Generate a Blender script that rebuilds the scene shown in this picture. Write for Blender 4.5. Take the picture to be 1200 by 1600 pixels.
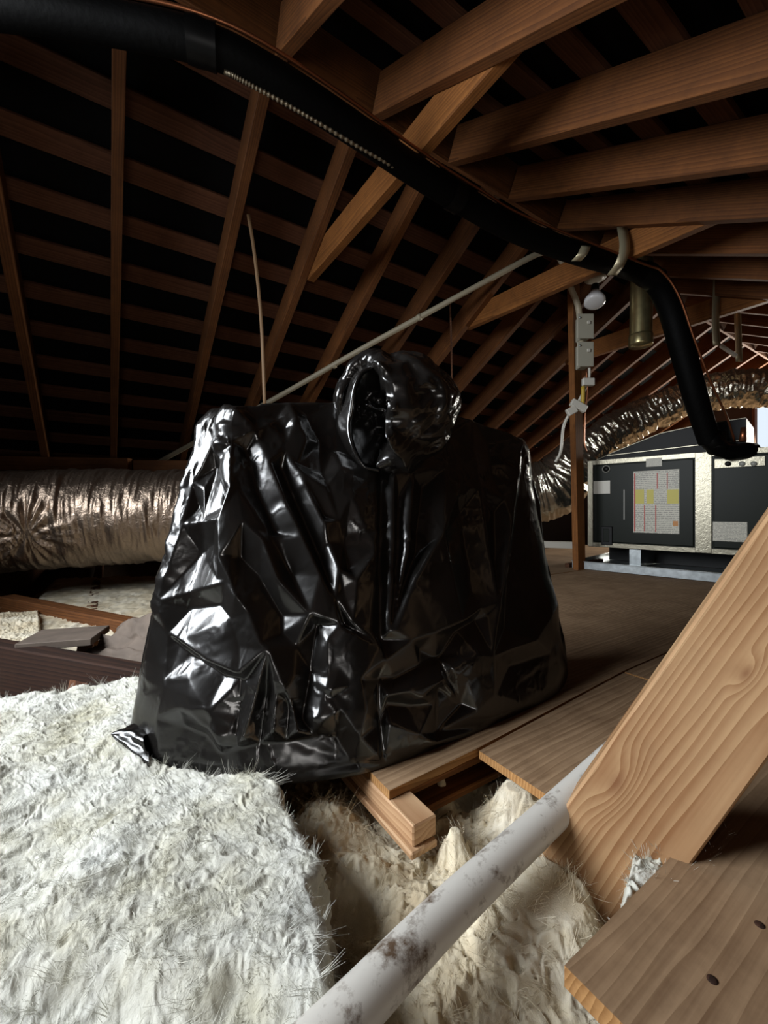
import bpy, bmesh, math, random
import numpy as np
from mathutils import Vector, Matrix

for o in list(bpy.data.objects):
    bpy.data.objects.remove(o)
scene = bpy.context.scene
COL = scene.collection
random.seed(7)
R = math.radians

# ------------------------------------------------------------------ camera
CAM_H = 0.40
YAW = R(33.5)
F_PX, CX, CY = 650.0, 600.0, 795.0
cd = bpy.data.cameras.new('camera')
cam = bpy.data.objects.new('camera', cd)
COL.objects.link(cam)
cam.location = (0, 0, CAM_H)
cam.rotation_euler = (R(90), 0, -YAW)
cd.sensor_fit = 'VERTICAL'
cd.sensor_height = 24.0
cd.lens = 24.0 * F_PX / 1600.0
cd.shift_y = -(800.0 - CY) / 1600.0
cd.clip_start = 0.01
scene.camera = cam

# ------------------------------------------------------------------ world and light
wd = bpy.data.worlds.new('world')
scene.world = wd
wd.use_nodes = True
bg = wd.node_tree.nodes['Background']
bg.inputs[0].default_value = (0.80, 0.90, 1.0, 1)
bg.inputs[1].default_value = 1.0
scene.view_settings.view_transform = 'Standard'
scene.view_settings.look = 'None'
scene.view_settings.gamma = 1.0
scene.view_settings.use_curve_mapping = False
scene.view_settings.exposure = 0.0
scene.cycles.use_denoising = True
scene.cycles.max_bounces = 6
scene.cycles.diffuse_bounces = 4
scene.cycles.glossy_bounces = 3
scene.cycles.caustics_reflective = False
scene.cycles.caustics_refractive = False
scene.cycles.use_adaptive_sampling = True
scene.cycles.adaptive_threshold = 0.03


def area_light(name, loc, target, sx, sy, power, col):
    l = bpy.data.lights.new(name, 'AREA')
    l.shape = 'RECTANGLE'
    l.size, l.size_y = sx, sy
    l.energy = power
    l.color = col
    o = bpy.data.objects.new(name, l)
    COL.objects.link(o)
    o.location = loc
    o.rotation_euler = (Vector(target) - Vector(loc)).to_track_quat('-Z', 'Y').to_euler()
    return o


GX0, GX1 = -1.45, 6.6          # the two gable walls
VENT0 = (0.50, 1.70, 0.60, 1.70)   # daylight vent in the near gable: y0 y1 z0 z1
VENT1 = (0.85, 1.75, 0.85, 1.70)   # daylight vent in the far gable
sky_near = area_light('daylight_near_vent', (GX0 + 0.22, 1.10, 1.15), (GX0 + 1.22, 0.98, 0.75), 1.15, 1.0, 37, (0.92, 0.96, 1.0))
sky_near.data.spread = R(116)    # sky light comes in downwards
area_light('daylight_far_vent', (GX1 - 0.02, 1.30, 1.275), (GX1 - 2, 1.30, 1.1), 0.9, 0.85, 110, (1.0, 0.95, 0.84))
# fill light added behind the camera, just above a floor without any opening
area_light('fill_behind_camera', (-0.55, -0.95, 0.03), (-0.30, -0.45, 1.0), 0.55, 0.55, 12, (1.0, 0.96, 0.92))

# ------------------------------------------------------------------ helpers
SY, CYW = math.sin(YAW), math.cos(YAW)


def P(lat, d, z):
    """lateral / depth from the camera station, height above the deck -> world"""
    return Vector((SY * d + CYW * lat, CYW * d - SY * lat, z))


def W(px, py, d):
    return P((px - CX) / F_PX * d, d, CAM_H + (CY - py) / F_PX * d)


def G(px, py, z=0.0):
    d = (CAM_H - z) * F_PX / (py - CY)
    return P((px - CX) / F_PX * d, d, z)


def proj(A):
    """world array (...,3) -> pixel array"""
    d = A[..., 0] * SY + A[..., 1] * CYW
    lat = A[..., 0] * CYW - A[..., 1] * SY
    return CX + F_PX * lat / d, CY - F_PX * (A[..., 2] - CAM_H) / d


def empty(name, loc=(0, 0, 0)):
    o = bpy.data.objects.new(name, None)
    o.empty_display_size = 0.05
    COL.objects.link(o)
    o.location = loc
    return o


def attach(o, parent):
    if parent is not None:
        o.parent = parent
        o.matrix_parent_inverse = Matrix.Translation(parent.location).inverted() if parent.type == 'EMPTY' else parent.matrix_basis.inverted()
    return o


def tag(o, label=None, cat=None, group=None, kind=None):
    if label: o['label'] = label
    if cat: o['category'] = cat
    if group: o['group'] = group
    if kind: o['kind'] = kind
    return o


def mesh_obj(name, verts, faces, mat=None, parent=None, smooth=False):
    me = bpy.data.meshes.new(name)
    me.from_pydata([tuple(v) for v in verts], [], faces)
    me.update()
    if smooth:
        me.polygons.foreach_set('use_smooth', [True] * len(me.polygons))
    if mat: me.materials.append(mat)
    o = bpy.data.objects.new(name, me)
    COL.objects.link(o)
    return attach(o, parent)


def grid_mesh(name, A, mat, parent=None, wrap=False, smooth=True, flip=False):
    """A: (n, m, 3) array -> quad grid; wrap closes the second axis"""
    n, m = A.shape[:2]
    idx = np.arange(n * m).reshape(n, m)
    B = np.concatenate([idx, idx[:, :1]], 1) if wrap else idx
    q = np.stack([B[:-1, :-1], B[:-1, 1:], B[1:, 1:], B[1:, :-1]], -1).reshape(-1, 4)
    if flip: q = q[:, ::-1]
    me = bpy.data.meshes.new(name)
    me.vertices.add(n * m)
    me.vertices.foreach_set('co', A.reshape(-1).astype(np.float32))
    me.loops.add(q.size)
    me.loops.foreach_set('vertex_index', q.reshape(-1).astype(np.int32))
    me.polygons.add(len(q))
    me.polygons.foreach_set('loop_start', np.arange(0, q.size, 4, dtype=np.int32))
    me.polygons.foreach_set('use_smooth', np.full(len(q), smooth))
    me.update(calc_edges=True)
    me.validate()
    if mat: me.materials.append(mat)
    o = bpy.data.objects.new(name, me)
    COL.objects.link(o)
    return attach(o, parent)


_boxes = {}


def box_mesh(l, w, h, bev, mat, key=''):
    k = (round(l, 4), round(w, 4), round(h, 4), bev, mat.name, key)
    if k in _boxes: return _boxes[k]
    bm = bmesh.new()
    bmesh.ops.create_cube(bm, size=1.0)
    bmesh.ops.scale(bm, vec=(l, w, h), verts=bm.verts)
    if bev > 0:
        bmesh.ops.bevel(bm, geom=list(bm.edges), offset=bev, segments=1, affect='EDGES', profile=0.5)
    me = bpy.data.meshes.new('box')
    bm.to_mesh(me)
    bm.free()
    me.materials.append(mat)
    _boxes[k] = me
    return me


def frame_mat(p0, p1, up):
    x = (p1 - p0).normalized()
    u = Vector(up)
    z = (u - x * u.dot(x)).normalized()
    y = z.cross(x)
    M = Matrix((x, y, z)).transposed().to_4x4()
    M.translation = (p0 + p1) / 2
    return M


def board(name, p0, p1, w, h, mat, parent=None, up=(0, 0, 1), bev=0.002):
    """box from p0 to p1 along its local x; w across, h along the up hint"""
    p0, p1 = Vector(p0), Vector(p1)
    me = box_mesh((p1 - p0).length, w, h, bev, mat)
    o = bpy.data.objects.new(name, me)
    COL.objects.link(o)
    o.matrix_basis = frame_mat(p0, p1, up)
    return attach(o, parent)


def smooth_path(pts, n):
    pts = [Vector(p) for p in pts]
    P_ = [pts[0] * 2 - pts[1]] + pts + [pts[-1] * 2 - pts[-2]]
    out = []
    for i in range(1, len(P_) - 2):
        a, b, c, d = P_[i - 1], P_[i], P_[i + 1], P_[i + 2]
        for k in range(n):
            t = k / n
            out.append(0.5 * ((2 * b) + (c - a) * t + (2 * a - 5 * b + 4 * c - d) * t * t + (3 * b - a - 3 * c + d) * t ** 3))
    out.append(pts[-1])
    return out


def tube_grid(path, rad, n):
    """rings (len(path), n, 3), plus normals, with a rotation-minimising frame"""
    path = np.array([tuple(p) for p in path], float)
    T = np.gradient(path, axis=0)
    T /= np.linalg.norm(T, axis=1)[:, None]
    ref = np.array([0, 0, 1.0]) if abs(T[0, 2]) < 0.9 else np.array([1.0, 0, 0])
    N = ref - T[0] * ref.dot(T[0]); N /= np.linalg.norm(N)
    th = np.linspace(0, 2 * np.pi, n, endpoint=False)
    rings, nor = [], []
    rad = np.broadcast_to(np.asarray(rad, float), (len(path),))
    for i in range(len(path)):
        N = N - T[i] * N.dot(T[i]); N /= np.linalg.norm(N)
        B = np.cross(T[i], N)
        nn = np.cos(th)[:, None] * N + np.sin(th)[:, None] * B
        nor.append(nn); rings.append(path[i] + nn * rad[i])
    return np.array(rings), np.array(nor)


def tube(name, pts, r, mat, parent=None, n=14, sub=6, smooth=True, cap=True):
    path = smooth_path(pts, sub) if sub > 1 else [Vector(p) for p in pts]
    A, _ = tube_grid(path, r, n)
    if cap:
        A = np.concatenate([np.repeat(A[:1].mean(1, keepdims=True), n, 1), A, np.repeat(A[-1:].mean(1, keepdims=True), n, 1)], 0)
    return grid_mesh(name, A, mat, parent, wrap=True, smooth=smooth, flip=True)


def hash2(ix, iy, seed):
    h = (ix.astype(np.int64) * 374761393 + iy.astype(np.int64) * 668265263 + seed * 974634777) & 0x7fffffff
    h = ((h ^ (h >> 13)) * 1274126177) & 0x7fffffff
    h = h ^ (h >> 16)
    return (h & 0xffff) / 65535.0


def vnoise(x, y, seed=0):
    x = np.asarray(x, float); y = np.asarray(y, float)
    ix, iy = np.floor(x), np.floor(y)
    fx, fy = x - ix, y - iy
    fx = fx * fx * fx * (fx * (fx * 6 - 15) + 10); fy = fy * fy * fy * (fy * (fy * 6 - 15) + 10)
    a, b = hash2(ix, iy, seed), hash2(ix + 1, iy, seed)
    c, d = hash2(ix, iy + 1, seed), hash2(ix + 1, iy + 1, seed)
    return (a * (1 - fx) + b * fx) * (1 - fy) + (c * (1 - fx) + d * fx) * fy


def fbm(x, y, seed=0, octv=4, gain=0.5, ridged=False):
    s, a, tot = 0, 1.0, 0
    for k in range(octv):
        v = vnoise(x * 2 ** k + 17.3 * k, y * 2 ** k - 9.1 * k, seed + k)
        if ridged: v = 1 - np.abs(2 * v - 1)
        s = s + a * v; tot += a; a *= gain
    return s / tot


def sstep(a, b, x):
    t = np.clip((x - a) / (b - a), 0, 1)
    return t * t * (3 - 2 * t)


# ------------------------------------------------------------------ materials
def new_mat(name):
    m = bpy.data.materials.new(name)
    m.use_nodes = True
    nt = m.node_tree
    b = nt.nodes['Principled BSDF']
    return m, nt, b


def lin(c):
    return tuple(((v / 255) / 12.92 if v / 255 <= 0.04045 else ((v / 255 + 0.055) / 1.055) ** 2.4) for v in c) + (1,)


def plain(name, rgb, rough=0.5, metal=0.0, spec=0.5, bump=0.0, bscale=60.0, var=0.0, stretch=(1, 1, 1)):
    m, nt, b = new_mat(name)
    b.inputs['Base Color'].default_value = lin(rgb)
    b.inputs['Roughness'].default_value = rough
    b.inputs['Metallic'].default_value = metal
    b.inputs['Specular IOR Level'].default_value = spec
    if bump or var:
        tc = nt.nodes.new('ShaderNodeTexCoord')
        mp = nt.nodes.new('ShaderNodeMapping'); mp.inputs['Scale'].default_value = stretch
        nt.links.new(tc.outputs['Object'], mp.inputs[0])
        nz = nt.nodes.new('ShaderNodeTexNoise')
        nz.inputs['Scale'].default_value = bscale
        nz.inputs['Detail'].default_value = 5
        nt.links.new(mp.outputs[0], nz.inputs['Vector'])
        if bump:
            bp = nt.nodes.new('ShaderNodeBump')
            bp.inputs['Strength'].default_value = bump
            bp.inputs['Distance'].default_value = 0.004
            nt.links.new(nz.outputs[0], bp.inputs['Height'])
            nt.links.new(bp.outputs[0], b.inputs['Normal'])
        if var:
            r = nt.nodes.new('ShaderNodeValToRGB')
            c = lin(rgb)
            r.color_ramp.elements[0].position = 0.3; r.color_ramp.elements[1].position = 0.7
            r.color_ramp.elements[0].color = tuple(v * (1 - var) for v in c[:3]) + (1,)
            r.color_ramp.elements[1].color = tuple(min(1, v * (1 + var)) for v in c[:3]) + (1,)
            nt.links.new(nz.outputs[0], r.inputs[0])
            nt.links.new(r.outputs[0], b.inputs['Base Color'])
    return m


def wood(name, dark, light, ring=30.0, rough=0.65, streak=1.0, ring_amt=0.5, offs=(0, 0.03, 0.05), dirt=0.25, xs=0.10, warp=0.035, knots=()):
    """sawn timber: growth rings around an off-centre pith along local x, fine streaks, dirt"""
    m, nt, b = new_mat(name)
    N, L = nt.nodes.new, nt.links.new
    tc = N('ShaderNodeTexCoord'); oi = N('ShaderNodeObjectInfo')
    mul = N('ShaderNodeVectorMath'); mul.operation = 'MULTIPLY_ADD'
    comb = N('ShaderNodeCombineXYZ')
    L(oi.outputs['Random'], comb.inputs[0])
    mul.inputs[1].default_value = (37.0, 0, 0); mul.inputs[2].default_value = offs
    L(comb.outputs[0], mul.inputs[0])
    add = N('ShaderNodeVectorMath'); add.operation = 'ADD'
    L(tc.outputs['Object'], add.inputs[0]); L(mul.outputs[0], add.inputs[1])
    mp = N('ShaderNodeMapping'); mp.inputs['Scale'].default_value = (xs, 1, 1)
    L(add.outputs[0], mp.inputs[0])
    # slow warp along the length
    wz = N('ShaderNodeTexNoise'); wz.inputs['Scale'].default_value = 14; wz.inputs['Detail'].default_value = 2
    L(mp.outputs[0], wz.inputs['Vector'])
    ws = N('ShaderNodeVectorMath'); ws.operation = 'MULTIPLY_ADD'
    ws.inputs[1].default_value = (0, warp, warp); L(wz.outputs['Color'], ws.inputs[0]); L(mp.outputs[0], ws.inputs[2])
    mp0 = N('ShaderNodeMapping'); mp0.inputs['Scale'].default_value = (0.0, 1, 1)
    L(ws.outputs[0], mp0.inputs[0])
    wv = N('ShaderNodeTexWave'); wv.wave_type = 'RINGS'; wv.rings_direction = 'X'; wv.wave_profile = 'SAW'
    wv.inputs['Scale'].default_value = ring; wv.inputs['Distortion'].default_value = 0.6; wv.inputs['Detail'].default_value = 2
    ring_in = mp0.outputs[0]
    knot_dark = None
    for (kx, ky, ks, ka) in knots:      # knots: the rings bend round them
        dn = N('ShaderNodeVectorMath'); dn.operation = 'DISTANCE'; dn.inputs[1].default_value = (kx * 0.42, ky, 0)
        sq = N('ShaderNodeMapping'); sq.inputs['Scale'].default_value = (0.42, 1, 0)
        L(tc.outputs['Object'], sq.inputs[0]); L(sq.outputs[0], dn.inputs[0])
        mr_ = N('ShaderNodeMapRange'); mr_.interpolation_type = 'SMOOTHERSTEP'
        mr_.inputs[1].default_value = ks; mr_.inputs[2].default_value = 0.0; mr_.inputs[3].default_value = 0.0; mr_.inputs[4].default_value = ka
        L(dn.outputs['Value'], mr_.inputs[0])
        cz_ = N('ShaderNodeCombineXYZ'); L(mr_.outputs[0], cz_.inputs[2])
        ad_ = N('ShaderNodeVectorMath'); ad_.operation = 'ADD'
        L(ring_in, ad_.inputs[0]); L(cz_.outputs[0], ad_.inputs[1]); ring_in = ad_.outputs[0]
        kd = N('ShaderNodeMapRange'); kd.inputs[1].default_value = ks * 0.30; kd.inputs[2].default_value = ks * 0.05; kd.inputs[4].default_value = 0.55
        L(dn.outputs['Value'], kd.inputs[0])
        if knot_dark is None: knot_dark = kd.outputs[0]
        else:
            mxk = N('ShaderNodeMath'); mxk.operation = 'MAXIMUM'; L(knot_dark, mxk.inputs[0]); L(kd.outputs[0], mxk.inputs[1]); knot_dark = mxk.outputs[0]
    L(ring_in, wv.inputs['Vector'])
    mp2 = N('ShaderNodeMapping'); mp2.inputs['Scale'].default_value = (4, 160, 160)
    L(add.outputs[0], mp2.inputs[0])
    st = N('ShaderNodeTexNoise'); st.inputs['Scale'].default_value = 1.0; st.inputs['Detail'].default_value = 4
    L(mp2.outputs[0], st.inputs['Vector'])
    big = N('ShaderNodeTexNoise'); big.inputs['Scale'].default_value = 6.0; big.inputs['Detail'].default_value = 4
    L(add.outputs[0], big.inputs['Vector'])
    # factor
    m1 = N('ShaderNodeMath'); m1.operation = 'MULTIPLY'; m1.inputs[1].default_value = ring_amt; L(wv.outputs['Fac'], m1.inputs[0])
    m2 = N('ShaderNodeMath'); m2.operation = 'MULTIPLY_ADD'; m2.inputs[1].default_value = 0.45 * streak; L(st.outputs[0], m2.inputs[0]); L(m1.outputs[0], m2.inputs[2])
    m3 = N('ShaderNodeMath'); m3.operation = 'MULTIPLY_ADD'; m3.inputs[1].default_value = 0.5; L(big.outputs[0], m3.inputs[0]); L(m2.outputs[0], m3.inputs[2])
    rp = N('ShaderNodeValToRGB')
    rp.color_ramp.elements[0].position = 0.30; rp.color_ramp.elements[0].color = lin(light)
    rp.color_ramp.elements[1].position = 1.05 if ring_amt > .4 else 0.9; rp.color_ramp.elements[1].color = lin(dark)
    L(m3.outputs[0], rp.inputs[0])
    # per-piece brightness
    hs = N('ShaderNodeHueSaturation')
    mr = N('ShaderNodeMapRange'); mr.inputs[3].default_value = 0.80; mr.inputs[4].default_value = 1.15
    L(oi.outputs['Random'], mr.inputs[0]); L(mr.outputs[0], hs.inputs['Value']); L(rp.outputs[0], hs.inputs['Color'])
    dz = N('ShaderNodeTexNoise'); dz.inputs['Scale'].default_value = 18; dz.inputs['Detail'].default_value = 6; dz.inputs['Roughness'].default_value = 0.7
    L(add.outputs[0], dz.inputs['Vector'])
    dr = N('ShaderNodeMapRange'); dr.inputs[1].default_value = 0.45; dr.inputs[2].default_value = 0.75; dr.inputs[4].default_value = dirt
    L(dz.outputs[0], dr.inputs[0])
    mx = N('ShaderNodeMixRGB'); mx.inputs[2].default_value = lin((60, 38, 24))
    L(dr.outputs[0], mx.inputs[0]); L(hs.outputs[0], mx.inputs[1])
    colo = mx.outputs[0]
    if knot_dark is not None:
        mk = N('ShaderNodeMixRGB'); mk.inputs[2].default_value = lin((112, 66, 40))
        L(knot_dark, mk.inputs[0]); L(colo, mk.inputs[1]); colo = mk.outputs[0]
    L(colo, b.inputs['Base Color'])
    b.inputs['Roughness'].default_value = rough
    b.inputs['Specular IOR Level'].default_value = 0.25
    bp = N('ShaderNodeBump'); bp.inputs['Strength'].default_value = 0.35; bp.inputs['Distance'].default_value = 0.002
    L(m2.outputs[0], bp.inputs['Height']); L(bp.outputs[0], b.inputs['Normal'])
    return m


M = {}
M['rafter'] = wood('rafter_wood', (80, 47, 23), (126, 79, 41), ring=34, rough=0.75, ring_amt=0.35, dirt=0.4)
M['sheath'] = wood('sheathing_wood', (78, 48, 32), (110, 72, 50), ring=34, rough=0.85, ring_amt=0.35, dirt=0.4)
M['tie'] = wood('tie_wood', (106, 64, 29), (160, 104, 53), ring=34, rough=0.7, ring_amt=0.35, dirt=0.35)
M['brace'] = wood('brace_wood', (146, 102, 68), (198, 163, 126), ring=36, rough=0.6, ring_amt=0.34, offs=(0, 0.012, 0.055), dirt=0.10, streak=0.5, xs=0.22, warp=0.05)
M['ply'] = wood('plywood', (120, 93, 68), (180, 151, 119), ring=24, rough=0.75, ring_amt=0.22, streak=1.3, offs=(0, 0.3, 0.012), dirt=0.30, xs=0.22)
M['plyedge'] = wood('plywood_edge', (140, 98, 56), (196, 150, 98), ring=60, rough=0.8, dirt=0.1)
M['old'] = wood('old_joist_wood', (62, 38, 26), (120, 80, 56), ring=24, rough=0.85)
M['shaded_timber'] = wood('shaded_timber', (36, 22, 16), (66, 42, 30), ring=30, rough=0.85)  # joist wood darkened, shade put into its colour; also used on the screws
M['felt'] = plain('roofing_felt', (16, 15, 15), rough=0.95, spec=0.1)
M['wallboard'] = plain('gable_boards', (66, 52, 44), rough=0.9, spec=0.1)
M['drywall'] = plain('ceiling_drywall_back', (110, 96, 82), rough=0.95, spec=0.1)
M['foam'] = plain('black_pipe_foam', (3, 3, 3), rough=0.6, spec=0.08, bump=0.3, bscale=60)
M['tape'] = plain('black_tape', (6, 6, 6), rough=0.4, spec=0.15)
M['copper'] = plain('copper', (158, 100, 68), rough=0.35, metal=0.9)
M['flex'] = plain('flex_conduit_metal', (150, 140, 120), rough=0.4, metal=0.8)
M['emt'] = plain('conduit_grey', (176, 166, 142), rough=0.5, metal=0.0, bump=0.05)
M['galv'] = plain('galvanised', (170, 176, 178), rough=0.35, metal=0.9, bump=0.1, bscale=30, var=0.2)
M['strap'] = plain('galvanised_strap', (186, 176, 146), rough=0.4, metal=0.6)
M['brass'] = plain('vent_pipe_metal', (170, 158, 116), rough=0.3, metal=0.9, bump=0.1, bscale=20, var=0.2)
M['boxgrey'] = plain('junction_box_grey', (168, 164, 148), rough=0.5)
M['white'] = plain('white_plastic', (206, 202, 190), rough=0.4)
M['lampglass'] = plain('lamp_glass', (226, 226, 226), rough=0.15)
M['cable'] = plain('cable_sheath', (176, 160, 116), rough=0.5)
M['yellow'] = plain('yellow_cable', (190, 160, 60), rough=0.5)
M['furnace'] = plain('furnace_green_black', (21, 26, 19), rough=0.40, metal=0.0, spec=0.14, bump=0.03, bscale=25)
M['black'] = plain('black_metal', (10, 10, 10), rough=0.55, spec=0.3)
M['tanstrap'] = plain('tan_strap', (112, 86, 58), rough=0.6)
M['paper'] = plain('grey_paper', (98, 86, 76), rough=0.8, var=0.2, bscale=20)


def foil_mat(name, rgb, rough, bmp=0.5):
    m, nt, b = new_mat(name)
    b.inputs['Base Color'].default_value = lin(rgb)
    b.inputs['Metallic'].default_value = 0.95
    b.inputs['Roughness'].default_value = rough
    tc = nt.nodes.new('ShaderNodeTexCoord')
    nz = nt.nodes.new('ShaderNodeTexNoise'); nz.inputs['Scale'].default_value = 55; nz.inputs['Detail'].default_value = 5; nz.inputs['Distortion'].default_value = 1.2
    nt.links.new(tc.outputs['Object'], nz.inputs['Vector'])
    bp = nt.nodes.new('ShaderNodeBump'); bp.inputs['Strength'].default_value = bmp; bp.inputs['Distance'].default_value = 0.006
    nt.links.new(nz.outputs[0], bp.inputs['Height']); nt.links.new(bp.outputs[0], b.inputs['Normal'])
    return m


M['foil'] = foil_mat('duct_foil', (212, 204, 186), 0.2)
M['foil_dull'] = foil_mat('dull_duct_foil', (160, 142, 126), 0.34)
M['foiltape'] = foil_mat('foil_tape', (136, 131, 116), 0.34, 0.18)


def bag_mat():
    m, nt, b = new_mat('black_bag_plastic')
    b.inputs['Base Color'].default_value = (0.0075, 0.0068, 0.0062, 1)
    b.inputs['Roughness'].default_value = 0.17
    b.inputs['Specular IOR Level'].default_value = 0.75
    tc = nt.nodes.new('ShaderNodeTexCoord')
    n1 = nt.nodes.new('ShaderNodeTexNoise'); n1.inputs['Scale'].default_value = 34; n1.inputs['Detail'].default_value = 3; n1.inputs['Distortion'].default_value = 1.5
    n2 = nt.nodes.new('ShaderNodeTexVoronoi'); n2.feature = 'SMOOTH_F1'; n2.inputs['Scale'].default_value = 60
    nt.links.new(tc.outputs['Object'], n1.inputs['Vector'])
    nt.links.new(n1.outputs['Color'], n2.inputs['Vector'])
    bp = nt.nodes.new('ShaderNodeBump'); bp.inputs['Strength'].default_value = 0.07; bp.inputs['Distance'].default_value = 0.004
    nt.links.new(n1.outputs[0], bp.inputs['Height'])
    nt.links.new(bp.outputs[0], b.inputs['Normal'])
    n3 = nt.nodes.new('ShaderNodeTexNoise'); n3.inputs['Scale'].default_value = 7
    nt.links.new(tc.outputs['Object'], n3.inputs['Vector'])
    mr = nt.nodes.new('ShaderNodeMapRange'); mr.inputs[3].default_value = 0.14; mr.inputs[4].default_value = 0.30
    nt.links.new(n3.outputs[0], mr.inputs[0]); nt.links.new(mr.outputs[0], b.inputs['Roughness'])
    return m


M['bag'] = bag_mat()


def wool_mat(name, a, b_, c):
    m, nt, b = new_mat(name)
    tc = nt.nodes.new('ShaderNodeTexCoord')
    nz = nt.nodes.new('ShaderNodeTexNoise'); nz.inputs['Scale'].default_value = 9; nz.inputs['Detail'].default_value = 6; nz.inputs['Roughness'].default_value = 0.65
    nt.links.new(tc.outputs['Object'], nz.inputs['Vector'])
    r = nt.nodes.new('ShaderNodeValToRGB')
    e = r.color_ramp.elements
    e[0].position = 0.30; e[0].color = lin(a); e[1].position = 0.72; e[1].color = lin(c)
    k = e.new(0.5); k.color = lin(b_)
    nt.links.new(nz.outputs[0], r.inputs[0]); nt.links.new(r.outputs[0], b.inputs['Base Color'])
    b.inputs['Roughness'].default_value = 1.0
    b.inputs['Specular IOR Level'].default_value = 0.05
    n2 = nt.nodes.new('ShaderNodeTexNoise'); n2.inputs['Scale'].default_value = 260; n2.inputs['Detail'].default_value = 4; n2.inputs['Distortion'].default_value = 2.0
    nt.links.new(tc.outputs['Object'], n2.inputs['Vector'])
    bp = nt.nodes.new('ShaderNodeBump'); bp.inputs['Strength'].default_value = 0.35; bp.inputs['Distance'].default_value = 0.002
    nt.links.new(n2.outputs[0], bp.inputs['Height']); nt.links.new(bp.outputs[0], b.inputs['Normal'])
    return m


M['wool'] = wool_mat('white_glass_wool', (188, 184, 162), (203, 202, 191), (216, 217, 212))
M['wool_old'] = wool_mat('aged_glass_wool', (190, 172, 142), (216, 204, 178), (232, 226, 210))

# ------------------------------------------------------------------ setting: deck, roof, gables
RIDGE_Y = 1.42
SL = 0.566                      # roof slope (rise per run)
RZ0 = 2.49 + CAM_H              # underside of the rafters at y = 0, far slope
SLN, RZN = 0.51, CAM_H + 1.57   # the near slope is framed a little lower


def roof_z(y):
    return RZ0 - SL * y if y > RIDGE_Y else RZN - SLN * (RIDGE_Y - y)


COSR = math.cos(math.atan(SL))
RAF_H, RAF_W = 0.14, 0.042
EAVE_F, EAVE_N = 5.0, 2 * RIDGE_Y - 5.0
nF = Vector((0, SL, 1)).normalized()
nN = Vector((0, -SLN, 1)).normalized()

roof = tag(empty('ceiling'), kind='structure')
roof['label'] = 'gable roof of brown rafters and spaced sheathing boards'
xs = [0.03, 0.50] + [0.895 + 0.405 * k for k in range(0, 15)]
xs = [-0.375, -0.80, -1.20, -1.60] + xs
for x in sorted(xs):
    a = Vector((x, RIDGE_Y + 0.01, roof_z(RIDGE_Y + .01))) + nF * RAF_H / 2
    b = Vector((x, EAVE_F, roof_z(EAVE_F))) + nF * RAF_H / 2
    board('rafter', a, b, RAF_W, RAF_H, M['rafter'], roof, up=nF)
    a = Vector((x, RIDGE_Y - 0.01, roof_z(RIDGE_Y - .01))) + nN * RAF_H / 2
    b = Vector((x, EAVE_N, roof_z(EAVE_N))) + nN * RAF_H / 2
    board('rafter', a, b, RAF_W, RAF_H, M['rafter'], roof, up=nN)
board('ridge_board', (GX0, RIDGE_Y, RZN + 0.11), (GX1, RIDGE_Y, RZN + 0.11), 0.02, 0.22, M['rafter'], roof)
for k in range(17):
    y = 1.59 + 0.2105 * k - 0.01 + 0.045 * 0
    yc = y + 0.0385
    if yc > EAVE_F: break
    c = Vector((0, yc, roof_z(yc))) + nF * (RAF_H + 0.011)
    board('sheathing_board', c + Vector((GX0, 0, 0)), c + Vector((GX1, 0, 0)), 0.092, 0.02, M['sheath'], roof, up=nF)
    c = Vector((0, 2 * RIDGE_Y - yc, roof_z(2 * RIDGE_Y - yc))) + nN * (RAF_H + 0.011)
    board('sheathing_board', c + Vector((GX0, 0, 0)), c + Vector((GX1, 0, 0)), 0.092, 0.02, M['sheath'], roof, up=nN)
for nn, ye in ((nF, EAVE_F + 0.3), (nN, EAVE_N - 0.3)):
    off = nn * (RAF_H + 0.06)
    a = Vector((0, RIDGE_Y, RZ0 - SL * RIDGE_Y if nn.y > 0 else RZN)) + off + Vector((0, -nn.y, nn.y * nn.y / nn.z)) * 0.35
    b = Vector((0, ye, roof_z(ye))) + off
    c = (a + b) / 2
    board('roofing_felt', (GX0 - .2, c.y, c.z), (GX1 + .2, c.y, c.z), (a - b).length + 0.1, 0.02, M['felt'], roof, up=nn, bev=0)

# deck: joists, drywall below and plywood sheets on top
floor = tag(empty('floor'), kind='structure')
floor['label'] = 'attic floor of plywood sheets over joists'
board('drywall', (GX0, 1.4, -0.20), (GX1, 1.4, -0.20), 7.6, 0.02, M['drywall'], floor, bev=0)


def sheet(name, poly, z0, z1, parent):
    bm = bmesh.new()
    bot = [bm.verts.new((x, y, z0)) for x, y in poly]
    top = [bm.verts.new((x, y, z1)) for x, y in poly]
    bm.faces.new(top); bm.faces.new(bot[::-1])
    n = len(poly)
    sides = [bm.faces.new((bot[i], bot[(i + 1) % n], top[(i + 1) % n], top[i])) for i in range(n)]
    for f in sides: f.material_index = 1
    bmesh.ops.recalc_face_normals(bm, faces=bm.faces)
    me = bpy.data.meshes.new(name); bm.to_mesh(me); bm.free()
    me.materials.append(M['ply']); me.materials.append(M['plyedge'])
    o = bpy.data.objects.new(name, me); COL.objects.link(o)
    return attach(o, parent)


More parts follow.
